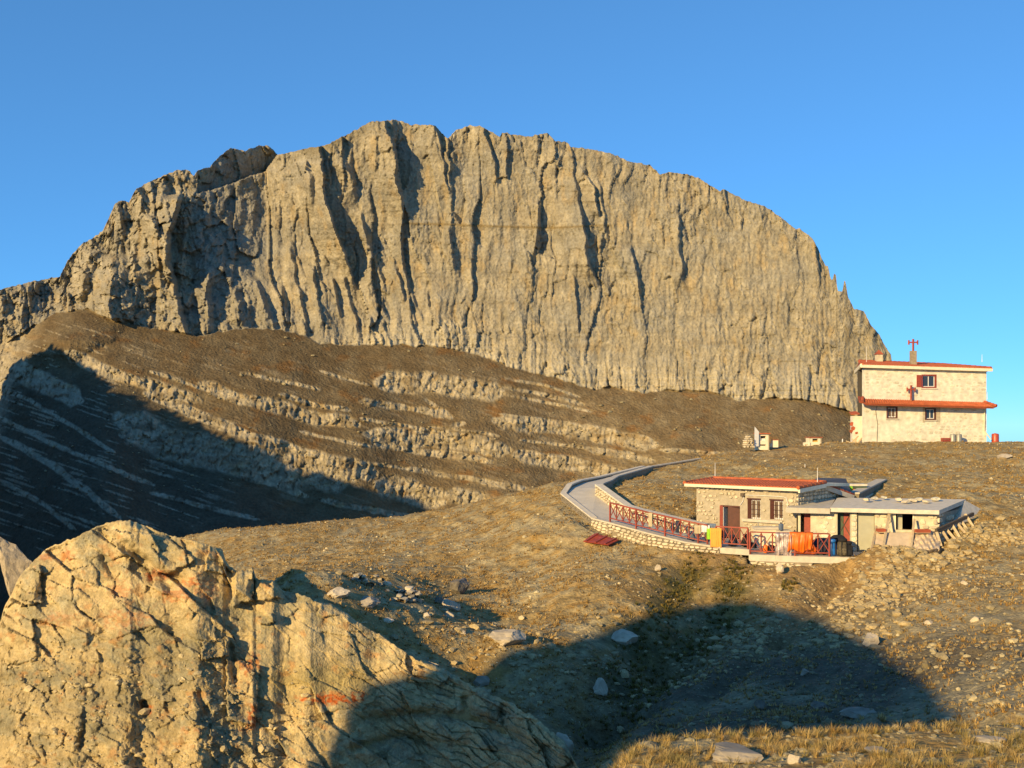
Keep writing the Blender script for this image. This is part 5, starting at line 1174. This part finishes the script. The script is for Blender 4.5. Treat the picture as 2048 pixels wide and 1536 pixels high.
cloth('cloth', rail_pt(1403,R1), rail_pt(1420,R1)+Vector((0,.05,0)), TERR+1.0, .32, .3, M['white'], 'white cloth over the long railing behind the lime green towel', 'cloth', 3, .03)
cloth('cloth', rail_pt(1421,R1)+Vector((0,.12,0)), rail_pt(1433,R1)+Vector((0,.12,0)), TERR+1.06, .30, .3, M['slate'], 'grey blue cloth over the railing above the apricot towel', 'cloth', 3, .03)
cloth('cloth', rail_pt(1389,R1), rail_pt(1402,R1), TERR+1.0, .40, .3, M['beige'], 'small tan cloth on the long railing left of the white cloth', 'cloth', 2, .03)
q0, q1 = rail_pt(1298,R0), rail_pt(1306,R0)
zr = -5.43+.98; cloth('towel', q0, q1, zr+.02, .70, .4, M['beige'], 'narrow beige towel hanging halfway along the long railing', 'towel', 1, .02)
cloth('cloth', rail_pt(1353,R0)+Vector((0,.06,0)), rail_pt(1360,R0)+Vector((0,.06,0)), -5.70+.93, .55, .2, M['navy'], 'dark blue cloth hanging low on the long railing', 'cloth', 2, .02)
cloth('foil_blanket', rail_pt(1550,R3a), rail_pt(1582,R3a), TERR2+1.06, 1.12, .5, M['silver'], 'crumpled silver foil blanket hanging over the lower railing', 'blanket', 4, .085, ragged=.10)
cloth('sleeping_bag', rail_pt(1580,R3b), rail_pt(1627,R3b), TERR2+1.1, .88, .75, M['orange'], 'bright orange sleeping bag draped over the lower railing beside the foil blanket', 'sleeping bag', 3, .07, skew=-.12, ragged=.10, bulge=.12)
# loose orange flap lying under it
m = MB(); p0 = rail_pt(1592,R3b); p1 = rail_pt(1634,R3b); V = []; nu = 16
for i in range(nu+1):
    for j in range(7):
        u, v = i/nu, j/6; p = p0.lerp(p1, u); V.append((p.x+.03*math.sin(u*20), p.y+.10+.25*(1-v), TERR2+.03+(.30*u+.12)*v*(1+.2*math.sin(u*17))))
m.add(V, [(i*7+j,(i+1)*7+j,(i+1)*7+j+1,i*7+j+1) for i in range(nu) for j in range(6)]); o = solo(m, 'stuff_sack', M['orange'], 'orange fabric heaped on the terrace under the sleeping bag', 'fabric', None, True); o.modifiers.new('thick','SOLIDIFY').thickness = .02
def backpack(px, py, d, w_, h, dep, mat, label, seed, ang=0., lid=None, z=None):
    b = Vector(PT(px, py, d)); 
    if z is not None: b.z = z
    t = thing('backpack', b, label, 'backpack'); r = random.Random(seed)
    blob(MB(), b, w_, dep, h*.85, ang, .6, 14, 9, seed).build('body', M[mat], t, True)
    blob(MB(), b+Vector((0,-.02,h*.80)), w_*.82, dep*.95, h*.24, ang, .7, 12, 6, seed+1).build('lid', M[lid or mat], t, True)
    blob(MB(), b+Vector((0,-dep*.45,h*.08)), w_*.62, dep*.35, h*.42, ang, .6, 12, 6, seed+2).build('front_pocket', M[mat], t, True)
    for s in (-1, 1):
        blob(MB(), b+Vector((s*w_*.47,0,h*.06)), w_*.2, dep*.6, h*.36, ang, .7, 10, 6, seed+3).build('side_pocket', M[mat], t, True)
        MB().beam(b+Vector((s*w_*.24,-dep*.66,h*.1)), b+Vector((s*w_*.22,-dep*.52,h*.84)), .035, .015, (0,-1,0)).build('strap', M['black'], t)
    return t
backpack(1665, 1114, 49.9, .36, .78, .30, 'blue', 'bright blue backpack at the right end of the lower railing', 3, z=TERR2)
backpack(1685, 1115, 49.8, .50, .84, .42, 'camo', 'dark olive backpack with straps standing in front of the double door', 5, lid='black', z=TERR2)
backpack(1697, 1115, 49.75, .34, .70, .34, 'black', 'black backpack right of the olive one by the pale pillar', 9, z=TERR2)
backpack(1493, 1090, 51.6, .46, .62, .34, 'black', 'black backpack behind the upper railing below the hut windows', 11, z=TERR)
backpack(1466, 1092, 51.9, .40, .55, .3, 'navy', 'navy backpack in front of the open hut door', 13, z=TERR)
o = solo(blob(MB(), (PT(1646,0,50.5)[0],50.5,TERR2), .95, .5, .80, 0, .6, 14, 9, 21), 'duffel_bag', M['navy'], 'big dark navy duffel bags heaped behind the crossed lower railing', 'bag', None, True)
o = solo(blob(MB(), (PT(1676,0,50.7)[0],50.7,TERR2), .75, .5, .92, 0, .6, 14, 9, 22), 'duffel_bag', M['black'], 'black bag heaped behind the blue backpack', 'bag', None, True)
o = solo(blob(MB(), (PT(1531,0,51.1)[0],51.1,TERR2), .24, .22, .40, 0, .6, 12, 8, 23), 'stuff_sack', M['orange'], 'small orange sack on the terrace behind the lower railing', 'bag', None, True)
o = solo(blob(MB(), (PT(1543,0,51.1)[0],51.1,TERR2), .32, .26, .40, 0, .6, 12, 8, 24), 'stuff_sack', M['black'], 'black sack right of the small orange sack', 'bag', None, True)
o = solo(blob(MB(), (PT(1505,0,51.2)[0],51.2,TERR2), .42, .3, .5, 0, .7, 12, 8, 25), 'stuff_sack', M['black'], 'black sack on the lower terrace below the trough', 'bag', None, True)
o = solo(blob(MB(), (PT(1437,0,52.2)[0],52.2,TERR), .34, .3, .78, 0, .6, 12, 8, 26), 'duffel_bag', M['navy'], 'dark blue bag standing by the hut door behind the apricot towel', 'bag', None, True)
o = solo(blob(MB(), (PT(1382,0,53)[0],53,TERR+.1), .4, .3, .55, 0, .6, 12, 8, 27), 'stuff_sack', M['slate'], 'grey blue sack behind the lower end of the long railing', 'bag', None, True)
tr = thing('wash_trough', (PT(1532,0,52.4)[0],52.4,TERR2), 'pale concrete wash trough against the hut wall under the windows', 'trough'); b = Vector(tr.location)
MB().box((b.x,b.y,b.z-.2), 1.15, .5, 1.22).build('base', M['cream'], tr); MB().box((b.x,b.y-.02,b.z+1.021), 1.25, .6, .12).build('rim', M['concrete'], tr)
MB().tube(b+Vector((-.35,.15,1.14)), b+Vector((-.35,.15,1.36)), .025, None, 8).build('tap', M['can'], tr)
jc = thing('jerry_can', (PT(1562,0,51.9)[0],51.9,TERR2+1.0), 'blue green jerry can standing on the ledge above the foil blanket', 'can'); b = Vector(jc.location)
blob(MB(), b, .22, .18, .34, .3, .5, 12, 8, 31).build('body', M['slate'], jc, True); MB().tube(b+Vector((0,0,.33)), b+Vector((0,0,.40)), .04, None, 8).build('cap', M['black'], jc)
sb = solo(MB().box((PT(1566,0,52.2)[0],52.2,TERR2), .75, .55, .998), 'ledge_block', M['concrete'], 'grey concrete ledge beside the wash trough', 'ledge')
# boards and sheets leaning on the shed
def leaner(x0, y0, d0, x1, y1, d1, w_, label, mat='timber', name='plank', group='planks leaning on the shed front'):
    return solo(MB().beam(PT(x0,y0,d0), PT(x1,y1,d1), w_, .05, (0,-1,0)), name, M[mat], label, 'plank', group)
leaner(1741,1107,49.3,1753,1052,50.9,.11,'leftmost pale plank leaning at the edge of the grey green door')
leaner(1764,1107,49.3,1779,1024,51.0,.12,'tall pale plank leaning left of the shed window')
leaner(1821,1102,49.2,1829,1038,50.5,.10,'pale plank leaning in front of the right side of the shed window')
m = MB().hexa([PT(1744,1112,49.40),PT(1822,1110,49.15),PT(1822,1109,49.2),PT(1744,1111,49.45),PT(1751,1066,50.5),PT(1829,1066,50.1),PT(1829,1065,50.2),PT(1751,1065,50.6)]); solo(m, 'plywood_sheet', M['film'], 'large dusty pale sheet leaning against the shed below its window', 'sheet')
def tray(x0, x1, y, d, label):
    t = thing('wooden_tray', PT((x0+x1)/2, y, d), label, 'tray', 'wooden trays on the leaning sheet'); w_ = (x1-x0)/F*d; b = Vector(PT((x0+x1)/2, y, d))
    MB().box((b.x,b.y,b.z), w_, .3, .03).build('bottom', M['timber'], t)
    for s in (-1, 1): MB().box((b.x,b.y+s*.15,b.z+.031), w_, .03, .14).build('side', M['tile_dark'], t); MB().box((b.x+s*(w_/2-.015),b.y,b.z+.0312), .03, .269, .14).build('end', M['tile_dark'], t)
tray(1754,1770,1064.5,50.3,'small reddish wooden tray on the left end of the leaning sheet'); tray(1831,1859,1066,49.9,'longer reddish wooden tray right of the leaning sheet')
V = []; nu, nv = 52, 30
for i in range(nu+1):
    for j in range(nv+1):
        u, v = i/nu, j/nv; px = 1822+58*u; py = 1066+40*v-6*math.sin(u*3.1)
        d = 50.3-1.15*v-.12*math.sin(math.pi*u)+.05*math.sin(u*13+v*21+2*math.sin(u*7))+.035*math.sin(v*17-u*29)+.02*math.sin(u*47-v*13); V.append(PT(px, py, d))
m = MB().add(V, [(i*(nv+1)+j, i*(nv+1)+j+1, (i+1)*(nv+1)+j+1, (i+1)*(nv+1)+j) for i in range(nu) for j in range(nv)]); o = solo(m, 'plastic_cover', M['film'], 'shiny crumpled plastic cover over a heap at the shed corner', 'cover', None, True); o.modifiers.new('thick','SOLIDIFY').thickness = .03
ld = thing('ladder', PT(1872,1066,50.4), 'weathered timber ladder of pale rungs on a dark rail leaning at the shed end wall', 'ladder')
ra, rb = Vector(PT(1872,1062,50.0)), Vector(PT(1946,1028,53.2)); MB().beam(ra, rb, .12, .16).build('rail', M['timber_dark'], ld)
for i, (x0, y0, x1, y1) in enumerate(((1873,1064,1882,1092),(1885,1063,1905,1094),(1894,1060,1913,1082),(1903,1048,1920,1076),(1913,1045,1930,1066),(1918,1036,1938,1064),(1930,1028,1948,1056))):
    t_ = i/6; MB().beam(PT(x0,y0,50.0+2.7*t_), PT(x1,y1,49.7+2.6*t_), .12, .05, (0,-1,0)).build('rung', M['timber'], ld)
m = MB()
for k in range(46):
    x, y = random.gauss(1848,17), random.gauss(1106,4); p = Vector(PT(x, y, 48.9)); q = p+Vector((random.uniform(-.35,.35), random.uniform(-.15,.15), random.uniform(-.12,.16))); m.tube(p, q, .05, .03, 6)
solo(m, 'root_pile', M['timber_dark'], 'dark tangle of old roots and branches below the plastic cover', 'root pile')
ty = MB(); c = Vector(PT(1884,1108,48.8)); n = 18; R_, r_ = .20, .075
for i in range(n):
    for j in range(8):
        a, b_ = 2*math.pi*i/n, 2*math.pi*j/8; ty.v.append((c.x+(R_+r_*math.cos(b_))*math.cos(a)*.8, c.y+r_*math.sin(b_)+(R_+r_*math.cos(b_))*math.cos(a)*.5, c.z+(R_+r_*math.cos(b_))*math.sin(a)))
ty.f = [(i*8+j, i*8+(j+1)%8, ((i+1)%n)*8+(j+1)%8, ((i+1)%n)*8+j) for i in range(n) for j in range(8)]; solo(ty, 'tyre', M['rubber'], 'small black tyre lying at the right end of the root pile', 'tyre', None, True)
# behind the hut: a green box with orange load, and a stone wing wall
gb_ = thing('generator', PT(1708,988,60), 'green and orange generator under a grey lid behind the stone hut', 'generator'); b = Vector(PT(1708,986,60))
MB().box((b.x,b.y,b.z-.3), 1.0, .7, .62).build('body', M['orange'], gb_); MB().box((b.x-.36,b.y-.37,b.z-.1), .3, .06, .50).build('panel', M['green'], gb_); MB().box((b.x+.1,b.y-.37,b.z+.26), 1.0, .05, .14).build('green_band', M['door_green'], gb_); MB().box((b.x+.05,b.y,b.z+.421), 1.15, .8, .1).build('lid', M['concrete'], gb_)
ww = [Vector(PT(1718,985,57.5)), Vector(PT(1772,958,64))]
run_wall('wing_wall', [ww[0], ww[1]], [ww[0].z, ww[1].z], [ww[0].z-1.0, ww[1].z-1.0], .5, 'stone retaining wall with concrete top climbing the slope behind the shed', limit=60, rh=(.16,.28), ln=(.2,.5))
# red panel lying below the retaining wall
rp_ = thing('fallen_railing_panel', PT(1205,1072,53.8), 'dark red slatted panel lying on the slope under the retaining wall', 'panel')
c4 = [PT(1166,1066,53.6), PT(1190,1060,54.1), PT(1238,1073,52.9), PT(1216,1079,52.3)]
c4 = [Vector((p[0], p[1], float(h_ground(np.array([p[0]]), np.array([p[1]]))[0])+.22)) for p in c4]
for k in range(5):
    t0, t1 = k/5+.015, (k+1)/5-.015; a, b, c_, d = c4
    MB().quadslab(a.lerp(b,t0), d.lerp(c_,t0), d.lerp(c_,t1), a.lerp(b,t1), .05).build('slat', M['red'], rp_)
for t0 in (.12, .5, .88): MB().beam(c4[0].lerp(c4[3],t0)+Vector((0,0,.03)), c4[1].lerp(c4[2],t0)+Vector((0,0,.03)), .1, .05).build('batten', M['red'], rp_)

# ------------------------------------------------------------------ boulders one can point at
def ico(sub):
    bm_ = bmesh.new(); bmesh.ops.create_icosphere(bm_, subdivisions=sub, radius=1.0); V = np.array([v.co[:] for v in bm_.verts]); Fs = np.array([[v.index for v in f.verts] for f in bm_.faces]); bm_.free(); return V, Fs
import bmesh
ICO3, ICO1 = ico(4), ico(1)
def boulder_mesh(seed, sx, sy, sz, flat=13):
    r = np.random.default_rng(seed); V, Fs = ICO3; V = V.copy()
    for k in range(flat):
        n = r.normal(size=3); n /= np.linalg.norm(n); d = r.uniform(.50,.84); t = V@n; V = V-np.outer(np.maximum(0, t-d), n)
    V = V*(1+.07*facet(V[:,0]*2.4+seed, V[:,1]*1.3+V[:,2]*2.4, 181)[0]+.03*fbm(V[:,0]*5+seed, V[:,1]*3+V[:,2]*5, 3, 182))[:,None]
    V = V*np.array([sx, sy, sz])/2*1.25
    me = np_mesh('boulder', V, [Fs], smooth=False); return me
def boulder(px, py, wpx, hpx, label, seed, mat='boulder', d=None, name='boulder', rz=None):
    """py = foot row; distance found by walking the sight line to the ground"""
    if d is None:
        ds = np.linspace(9, 90, 900); k = (px-1024)/F
        g = h_ground(k*ds, ds); zz = (HZ-py)/F*ds; i = np.argmax(g >= zz); d = ds[i]
    w_, h = wpx/F*d, hpx/F*d; x, y, z = PT(px, py, d)
    o = link(name, boulder_mesh(seed, w_, w_*.75, h*1.25), M[mat]); o.location = (x, y+w_*.2, z+h*.40)
    o.rotation_euler = (0, random.uniform(-.08,.08), rz if rz is not None else random.uniform(-.3,.3)); tag(o, label, 'boulder'); return d
BO = [(1021,1290,68,32,'largest pale angular boulder lying in golden grass just above the shadow edge','boulder'),(916,1187,44,32,'dark topped rounded boulder on the middle of the sunlit slope','boulder_dark'),(676,1194,42,18,'flat pale boulder just behind the crest of the outcrop','boulder'),(730,1212,50,17,'flat grey boulder below the ruined stone ring','boulder_dark'),(901,1222,34,22,'grey boulder below the dark topped boulder','boulder'),(899,1236,17,13,'small pale boulder touching the foot of the grey boulder','boulder'),(878,1208,20,14,'small brown boulder left of the grey boulder','boulder_dark'),(854,1234,12,9,'tiny pale boulder left of the small pale pair','boulder'),
      (1251,1290,44,27,'pale boulder in the shadow beside the green gully grass','boulder'),(1199,1392,28,30,'upright pale boulder deep in the shadow left of the gully','boulder'),(1119,1520,46,44,'bluish boulder in shadow at the bottom of the rock outcrop','boulder'),(925,1270,12,8,'small pale boulder in the grass above the shadow edge','boulder'),(1560,1148,16,22,'upright pale boulder on the bank below the lower terrace','boulder'),(1316,1142,11,12,'small pale stone on the bank under the retaining wall','boulder'),(775,1246,24,9,'low pale slab in the grass beside the outcrop flank','boulder'),
      (860,1345,40,18,'pale slab at the lower right edge of the sunlit outcrop','boulder'),(960,1375,34,22,'grey block in the shadow on the right flank of the outcrop','boulder_dark'),(1720,1435,64,12,'long flat slab in the shadow near the foreground brow','boulder_dark'),(1640,1420,30,16,'grey boulder in the shadow left of the long flat slab','boulder_dark'),(1520,1420,20,22,'narrow grey boulder in the middle of the shadowed slope','boulder_dark'),(1610,1350,16,12,'small grey boulder high on the shadowed slope','boulder_dark'),
      (1745,1290,34,22,'ochre boulder at the tail of the rubble near the shadow edge','boulder'),(1860,1250,16,8,'small pale boulder on the sunlit grass right of the rubble','boulder'),(1950,1245,18,10,'pale flat boulder on the sunlit right slope','boulder'),(1930,1170,13,8,'tiny pale boulder on the grass below the right rubble bank','boulder'),(2010,918,30,9,'flat pale slab in the turf right of the refuge','boulder'),(1175,1020,10,6,'tiny pale boulder on the inner side of the path bend','boulder'),
      (1592,1530,26,20,'pale boulder in the foreground grass','boulder'),(1480,1525,110,24,'large bluish flat slab half buried in the foreground grass','boulder_dark'),(1990,1492,60,14,'flat pale slab in the foreground grass at right','boulder'),(1760,1512,46,14,'low grey slab among the foreground tussocks','boulder_dark')]
for i, (px, py, w_, h, lab, mt) in enumerate(BO): boulder(px, py, w_, h, lab, 200+i, mt)
sp = link('rock_spur', boulder_mesh(301, 2.4, 2.4, 5.2, 16), bpy.data.materials['lichen_rock']); sp.location = (PT(34,1120,72)[0], 72, -10.0); sp.rotation_euler = (0,-.30,.5); sp['label'] = 'pale sunlit rock spur in the shadowed valley left of the outcrop'; sp['category'] = 'rock spur'
ca_ = sp.data.color_attributes.new('Col','FLOAT_COLOR','POINT'); ca_.data.foreach_set('color', [.40,.33,.22,1]*len(sp.data.vertices))
rg = thing('stone_ring', PT(768,1186,46), 'low ruined dry stone ring with dark hollows on the sunlit slope', 'stone ring')
ds = np.linspace(20, 80, 800); k = (768-1024)/F; g = h_ground(k*ds, ds); dR = ds[np.argmax(g >= (HZ-1186)/F*ds)]; rg.location = PT(768, 1186, dR)
for i in range(58):
    a = random.uniform(0, 6.283); x = math.cos(a)*1.15+random.uniform(-.15,.15); y = math.sin(a)*.9+random.uniform(-.15,.15); c = Vector(rg.location)+Vector((x, y+.5, 0))
    gz = float(h_ground(np.array([c.x]), np.array([c.y]))[0]); o = bpy.data.objects.new('stone', stone_mesh('stone' if i % 5 == 0 else 'mortar')); COL.objects.link(o); o.parent = rg
    s_ = random.uniform(.14,.32); o.location = (x, y+.5, gz-rg.location.z+random.choice((.06,.06,.2,.3))); o.scale = (s_*1.4, s_, s_*.7); o.rotation_euler = (random.uniform(-.3,.3), random.uniform(-.3,.3), random.uniform(0,6.28))

# ------------------------------------------------------------------ loose stones and grass
def excl(x, y):
    m = inpoly(x, y, TERRACE)
    for i in range(NP-1): m |= inpoly(x, y, [PATHW[i][0], PATHW[i+1][0], PATHW[i+1][1], PATHW[i][1]])
    u = 1024+F*x/y; m |= (u < 1150) & (y < ip(u, ODC)+0.3)
    return m
def scatter(n, ylo, yhi, ulo, uhi, power=1.0):
    y = ylo+(yhi-ylo)*RNG.random(n)**power; u = ulo+(uhi-ulo)*RNG.random(n); x = (u-1024)/F*y
    k = ~excl(x, y); return x[k], y[k]
def stones_mesh(name, x, y, z, size, cols, label, mat):
    V0, F0 = ICO1; n = len(x); nv = len(V0)
    rot = RNG.random(n)*6.283; ca, sa = np.cos(rot), np.sin(rot)
    S = size[:,None]*np.stack([RNG.uniform(.7,1.5,n), RNG.uniform(.6,1.1,n), RNG.uniform(.35,.8,n)], -1)
    P = V0[None]*(1+RNG.uniform(-.28,.28,(n,nv,1)))*S[:,None]*0.5
    X = P[...,0]*ca[:,None]-P[...,1]*sa[:,None]+x[:,None]; Y = P[...,0]*sa[:,None]+P[...,1]*ca[:,None]+y[:,None]; Z = P[...,2]+z[:,None]+S[:,2:3]*.12
    V = np.stack([X,Y,Z],-1).reshape(-1,3); Fs = (F0[None]+np.arange(n)[:,None,None]*nv).reshape(-1,3)
    C = np.repeat(cols, nv, 0); me = np_mesh(name, V, [Fs], C, smooth=False)
    return tag(link(name, me, mat), label, 'stones', kind='stuff')
MS = ground_mat('loose_stone', 6.0, 25.0, 0.5, 0.02, lo=.75, hi=1.2)
def g3(*a): return np.array(a)
# scattered gravel and stones
x, y = scatter(30000, 16, 88, -60, 2110, 1.25)
dens = fbm(x/5, y/5, 3, 191); keep = RNG.random(len(x)) < np.clip(.35+.6*dens+.35*(x > 6)*(y < 50), .08, 1); x, y = x[keep], y[keep]
z = h_ground(x, y); sz = np.clip(RNG.lognormal(-2.45, .5, len(x)), .04, .42)
C = mixc(np.broadcast_to(g3(.42,.35,.24), (len(x),3)), g3(.30,.25,.17), RNG.random(len(x))); C = mixc(C, g3(.58,.50,.36), (RNG.random(len(x)) < .22)*.9); bq = PT(1540, 1390, 32); C = C*(1-.55*np.exp(-(((x-bq[0])/6.5)**2+((y-bq[1])/8)**2)))[:,None]   # stones of the shadowed slope darkened too, shade painted into their colour
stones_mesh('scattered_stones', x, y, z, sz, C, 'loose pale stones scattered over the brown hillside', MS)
# rubble tips right of the shed and in the spoil heap
X = []; Y = []
for (px, py, d, sx, sy, n) in [(1850,1130,48.4,1.3,1.1,420),(1810,1190,45,.75,1.6,420),(1745,1255,41.8,.8,1.2,260),(1690,1290,39.5,.9,.9,200),(1745,1170,46,.5,1.2,120),(1960,1070,51.3,2.2,.8,420),(2030,1075,51,2.2,.9,300),(1500,1260,41,.7,1.5,110),(1400,1290,40,2.0,2.0,160),(1000,1330,38,2.0,1.5,130)]:
    p = PT(px, py, d); n = int(n*.75); X += list(RNG.normal(p[0], sx, n)); Y += list(RNG.normal(p[1], sy, n))
X, Y = np.array(X), np.array(Y); k = ~excl(X, Y); X, Y = X[k], Y[k]; Z = h_ground(X, Y); sz = np.clip(RNG.lognormal(-1.65, .45, len(X)), .08, .55)
C = mixc(np.broadcast_to(g3(.46,.36,.22), (len(X),3)), g3(.36,.29,.19), RNG.random(len(X)))
stones_mesh('rubble', X, Y, Z, sz, C, 'ochre rubble tipped on the slope below and right of the shed', MS)
# rubble caught on the lower part of the outcrop
ov_ = np.empty(len(OUT.data.vertices)*3, np.float32); OUT.data.vertices.foreach_get('co', ov_); ov_ = ov_.reshape(-1,3).astype(float)
opx = 1024+F*ov_[:,0]/ov_[:,1]; opy = HZ-F*ov_[:,2]/ov_[:,1]; k = np.where((opx > -20) & (opx < 620) & (opy > 1270+.1*opx) & (opy < 1560))[0]; k = RNG.choice(k, 2600, replace=False)
k = k[RNG.random(len(k)) < np.clip(.35+.9*gn(opx[k]/70, opy[k]/50, 198), .05, 1)]
sz = np.clip(RNG.lognormal(-2.6, .6, len(k)), .03, .42); C = mixc(np.broadcast_to(g3(.56,.45,.29), (len(k),3)), g3(.42,.36,.25), RNG.random(len(k)))
stones_mesh('outcrop_rubble', ov_[k,0], ov_[k,1], ov_[k,2], sz, C, 'small broken stones lying on the lower face of the outcrop', MS)
# boulders on the scree under the wall
uu = RNG.uniform(60, 1740, 900); vv = np.array([RNG.uniform(BASE_Y+8, 985) for BASE_Y in ip(uu, BASE)])
me_v = np.empty(len(MOUNTAIN.data.vertices)*3, np.float32); MOUNTAIN.data.vertices.foreach_get('co', me_v); me_v = me_v.reshape(-1,3)
from mathutils import kdtree
sub = me_v[::3]; su = 1024+F*sub[:,0]/np.maximum(sub[:,1],1); sv = HZ-F*sub[:,2]/np.maximum(sub[:,1],1); kd = kdtree.KDTree(len(sub))
for i in range(len(sub)): kd.insert((su[i], sv[i], 0 if sub[i,1] < 900 else 500), i)
kd.balance(); idx = [kd.find((a, b, 0))[1] for a, b in zip(uu, vv)]; P = sub[idx]
szz = np.clip(RNG.lognormal(.05, .45, len(uu)), .5, 3.6); C = mixc(np.broadcast_to(g3(.36,.32,.24), (len(uu),3)), g3(.24,.20,.14), RNG.random(len(uu)))
stones_mesh('scree_boulders', P[:,0].astype(float), P[:,1].astype(float)-.3, P[:,2].astype(float), szz, C, 'scattered boulders on the scree under the great wall', bpy.data.materials['limestone_wall'])
# tussocks
def grass_mesh(name, x, y, z, size, cols, nb, seg, label, wide):
    n = len(x); N = n*nb; sz = np.repeat(size, nb); az = RNG.random(N)*6.283; lean = RNG.uniform(.3, 1.15, N)**.8; ln = sz*RNG.uniform(.55, 1.15, N)
    bx = np.repeat(x, nb)+np.cos(az)*sz*.38*RNG.random(N); by = np.repeat(y, nb)+np.sin(az)*sz*.38*RNG.random(N); bz = np.repeat(z, nb)-.02
    wd = wide*sz*RNG.uniform(.6,1.3,N); px_, py_ = -np.sin(az)*wd/2, np.cos(az)*wd/2; rows = []
    for s in range(seg+1):
        t = s/seg; hx = np.cos(az)*lean*ln*t*t*.75; hy = np.sin(az)*lean*ln*t*t*.75; hz = ln*(t*(1-.42*lean*t)); tw = (1-t)**.7
        if s < seg: rows.append(np.stack([np.stack([bx+hx-px_*tw, by+hy-py_*tw, bz+hz],-1), np.stack([bx+hx+px_*tw, by+hy+py_*tw, bz+hz],-1)],1))
        else: rows.append(np.stack([bx+hx, by+hy, bz+hz],-1)[:,None])
    V = np.concatenate(rows, 1); nv = V.shape[1]; off = np.arange(N)[:,None]*nv; F4 = []; 
    for s in range(seg-1): F4.append(off+np.array([[2*s, 2*s+1, 2*s+3, 2*s+2]]))
    F3 = off+np.array([[2*(seg-1), 2*(seg-1)+1, 2*seg]])
    C = np.repeat(np.repeat(cols, nb, 0)*RNG.uniform(.75,1.25,(N,1)), nv, 0)
    me = np_mesh(name, V.reshape(-1,3), ([np.concatenate(F4)] if F4 else [])+[F3], C, smooth=True)
    return tag(link(name, me, GM), label, 'grass', kind='stuff')
GM, t_, b_ = new_mat('dry_grass'); a_ = t_.nodes.new('ShaderNodeAttribute'); a_.attribute_name = 'Col'; t_.links.new(a_.outputs['Color'], b_.inputs['Base Color']); b_.inputs['Roughness'].default_value = .8; b_.inputs['Specular IOR Level'].default_value = .2
def grass_cols(x, y, green):
    n = len(x); C = mixc(np.broadcast_to(g3(.34,.215,.085), (n,3)), g3(.42,.30,.14), RNG.random(n)); C = mixc(C, g3(.27,.15,.05), (RNG.random(n) < .25)*.7)
    return mixc(C, g3(.085,.095,.02), np.clip(green, 0, 1)*.85)
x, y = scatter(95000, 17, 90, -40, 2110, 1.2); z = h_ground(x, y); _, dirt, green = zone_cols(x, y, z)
cl = fbm(x/2.2, y/2.2, 3, 195)+.5*fbm(x/9, y/9, 2, 196)
keep = RNG.random(len(x)) < np.clip(.45+.9*cl, .04, 1)*(1-np.clip(dirt*1.4, 0, .97))*np.where((x > 5) & (y < 47), .7, 1)
x, y, z, green = x[keep], y[keep], z[keep], green[keep]
grass_mesh('dry_grass', x, y, z, RNG.uniform(.06,.19,len(x)), grass_cols(x, y, green*1.3), 8, 1, 'golden brown dry grass tussocks covering the hillside', .36)
gx = []; gy = []
for line, n, w_ in (([(1400,1108,50.8),(1375,1150,48),(1335,1205,45)],150,.30),([(1335,1205,45),(1290,1265,41.5),(1240,1330,38)],130,.42),([(1478,1125,49.8),(1462,1165,47.2),(1435,1215,44.5)],150,.34),([(1435,1215,44.5),(1370,1270,41),(1300,1340,37.5),(1220,1430,33.5)],330,.50),([(1590,1158,47),(1572,1172,46.4)],40,.15)):
    L_ = [PT(*p_) for p_ in line]; tt = RNG.random(n)*(len(L_)-1); k_ = np.minimum(tt.astype(int), len(L_)-2); f_ = tt-k_; Q = np.array(L_)
    gx += list(Q[k_,0]*(1-f_)+Q[k_+1,0]*f_+RNG.normal(0,w_,n)); gy += list(Q[k_,1]*(1-f_)+Q[k_+1,1]*f_+RNG.normal(0,w_*1.4,n))
gx, gy = np.array(gx), np.array(gy); gz = h_ground(gx, gy)
C = mixc(np.broadcast_to(g3(.085,.085,.02), (len(gx),3)), g3(.26,.185,.06), RNG.random(len(gx)))
grass_mesh('gully_grass', gx, gy, gz, RNG.uniform(.10,.26,len(gx)), C, 18, 2, 'green grass growing along the wet gully below the hut', .16)
# foreground
x, y = scatter(6800, 4.5, 15.5, 1050, 2120); k = x > 1.0; x, y = x[k], y[k]; z = h_ground(x, y); cl = fbm(x/1.0, y/1.0, 3, 197); keep = RNG.random(len(x)) < np.clip(.50+.9*cl, .06, 1); x, y, z = x[keep], y[keep], z[keep]
C = mixc(grass_cols(x, y, 0*x), g3(.44,.34,.15), RNG.random(len(x))*.7); C = mixc(C, g3(.20,.17,.06), (RNG.random(len(x)) < .25)*.7)
grass_mesh('foreground_grass', x, y, z, RNG.uniform(.06,.17,len(x)), C, 46, 3, 'straw coloured grass tussocks on the foreground brow', .045)
x, y = scatter(3500, 4.5, 14, 1050, 2120); k = x > 1.0; x, y = x[k], y[k]; z = h_ground(x, y)
C = mixc(np.broadcast_to(g3(.34,.30,.225), (len(x),3)), g3(.22,.19,.14), RNG.random(len(x))); stones_mesh('foreground_gravel', x, y, z, np.clip(RNG.lognormal(-3.3,.6,len(x)),.015,.2), C, 'small stones between the foreground tussocks', MS)
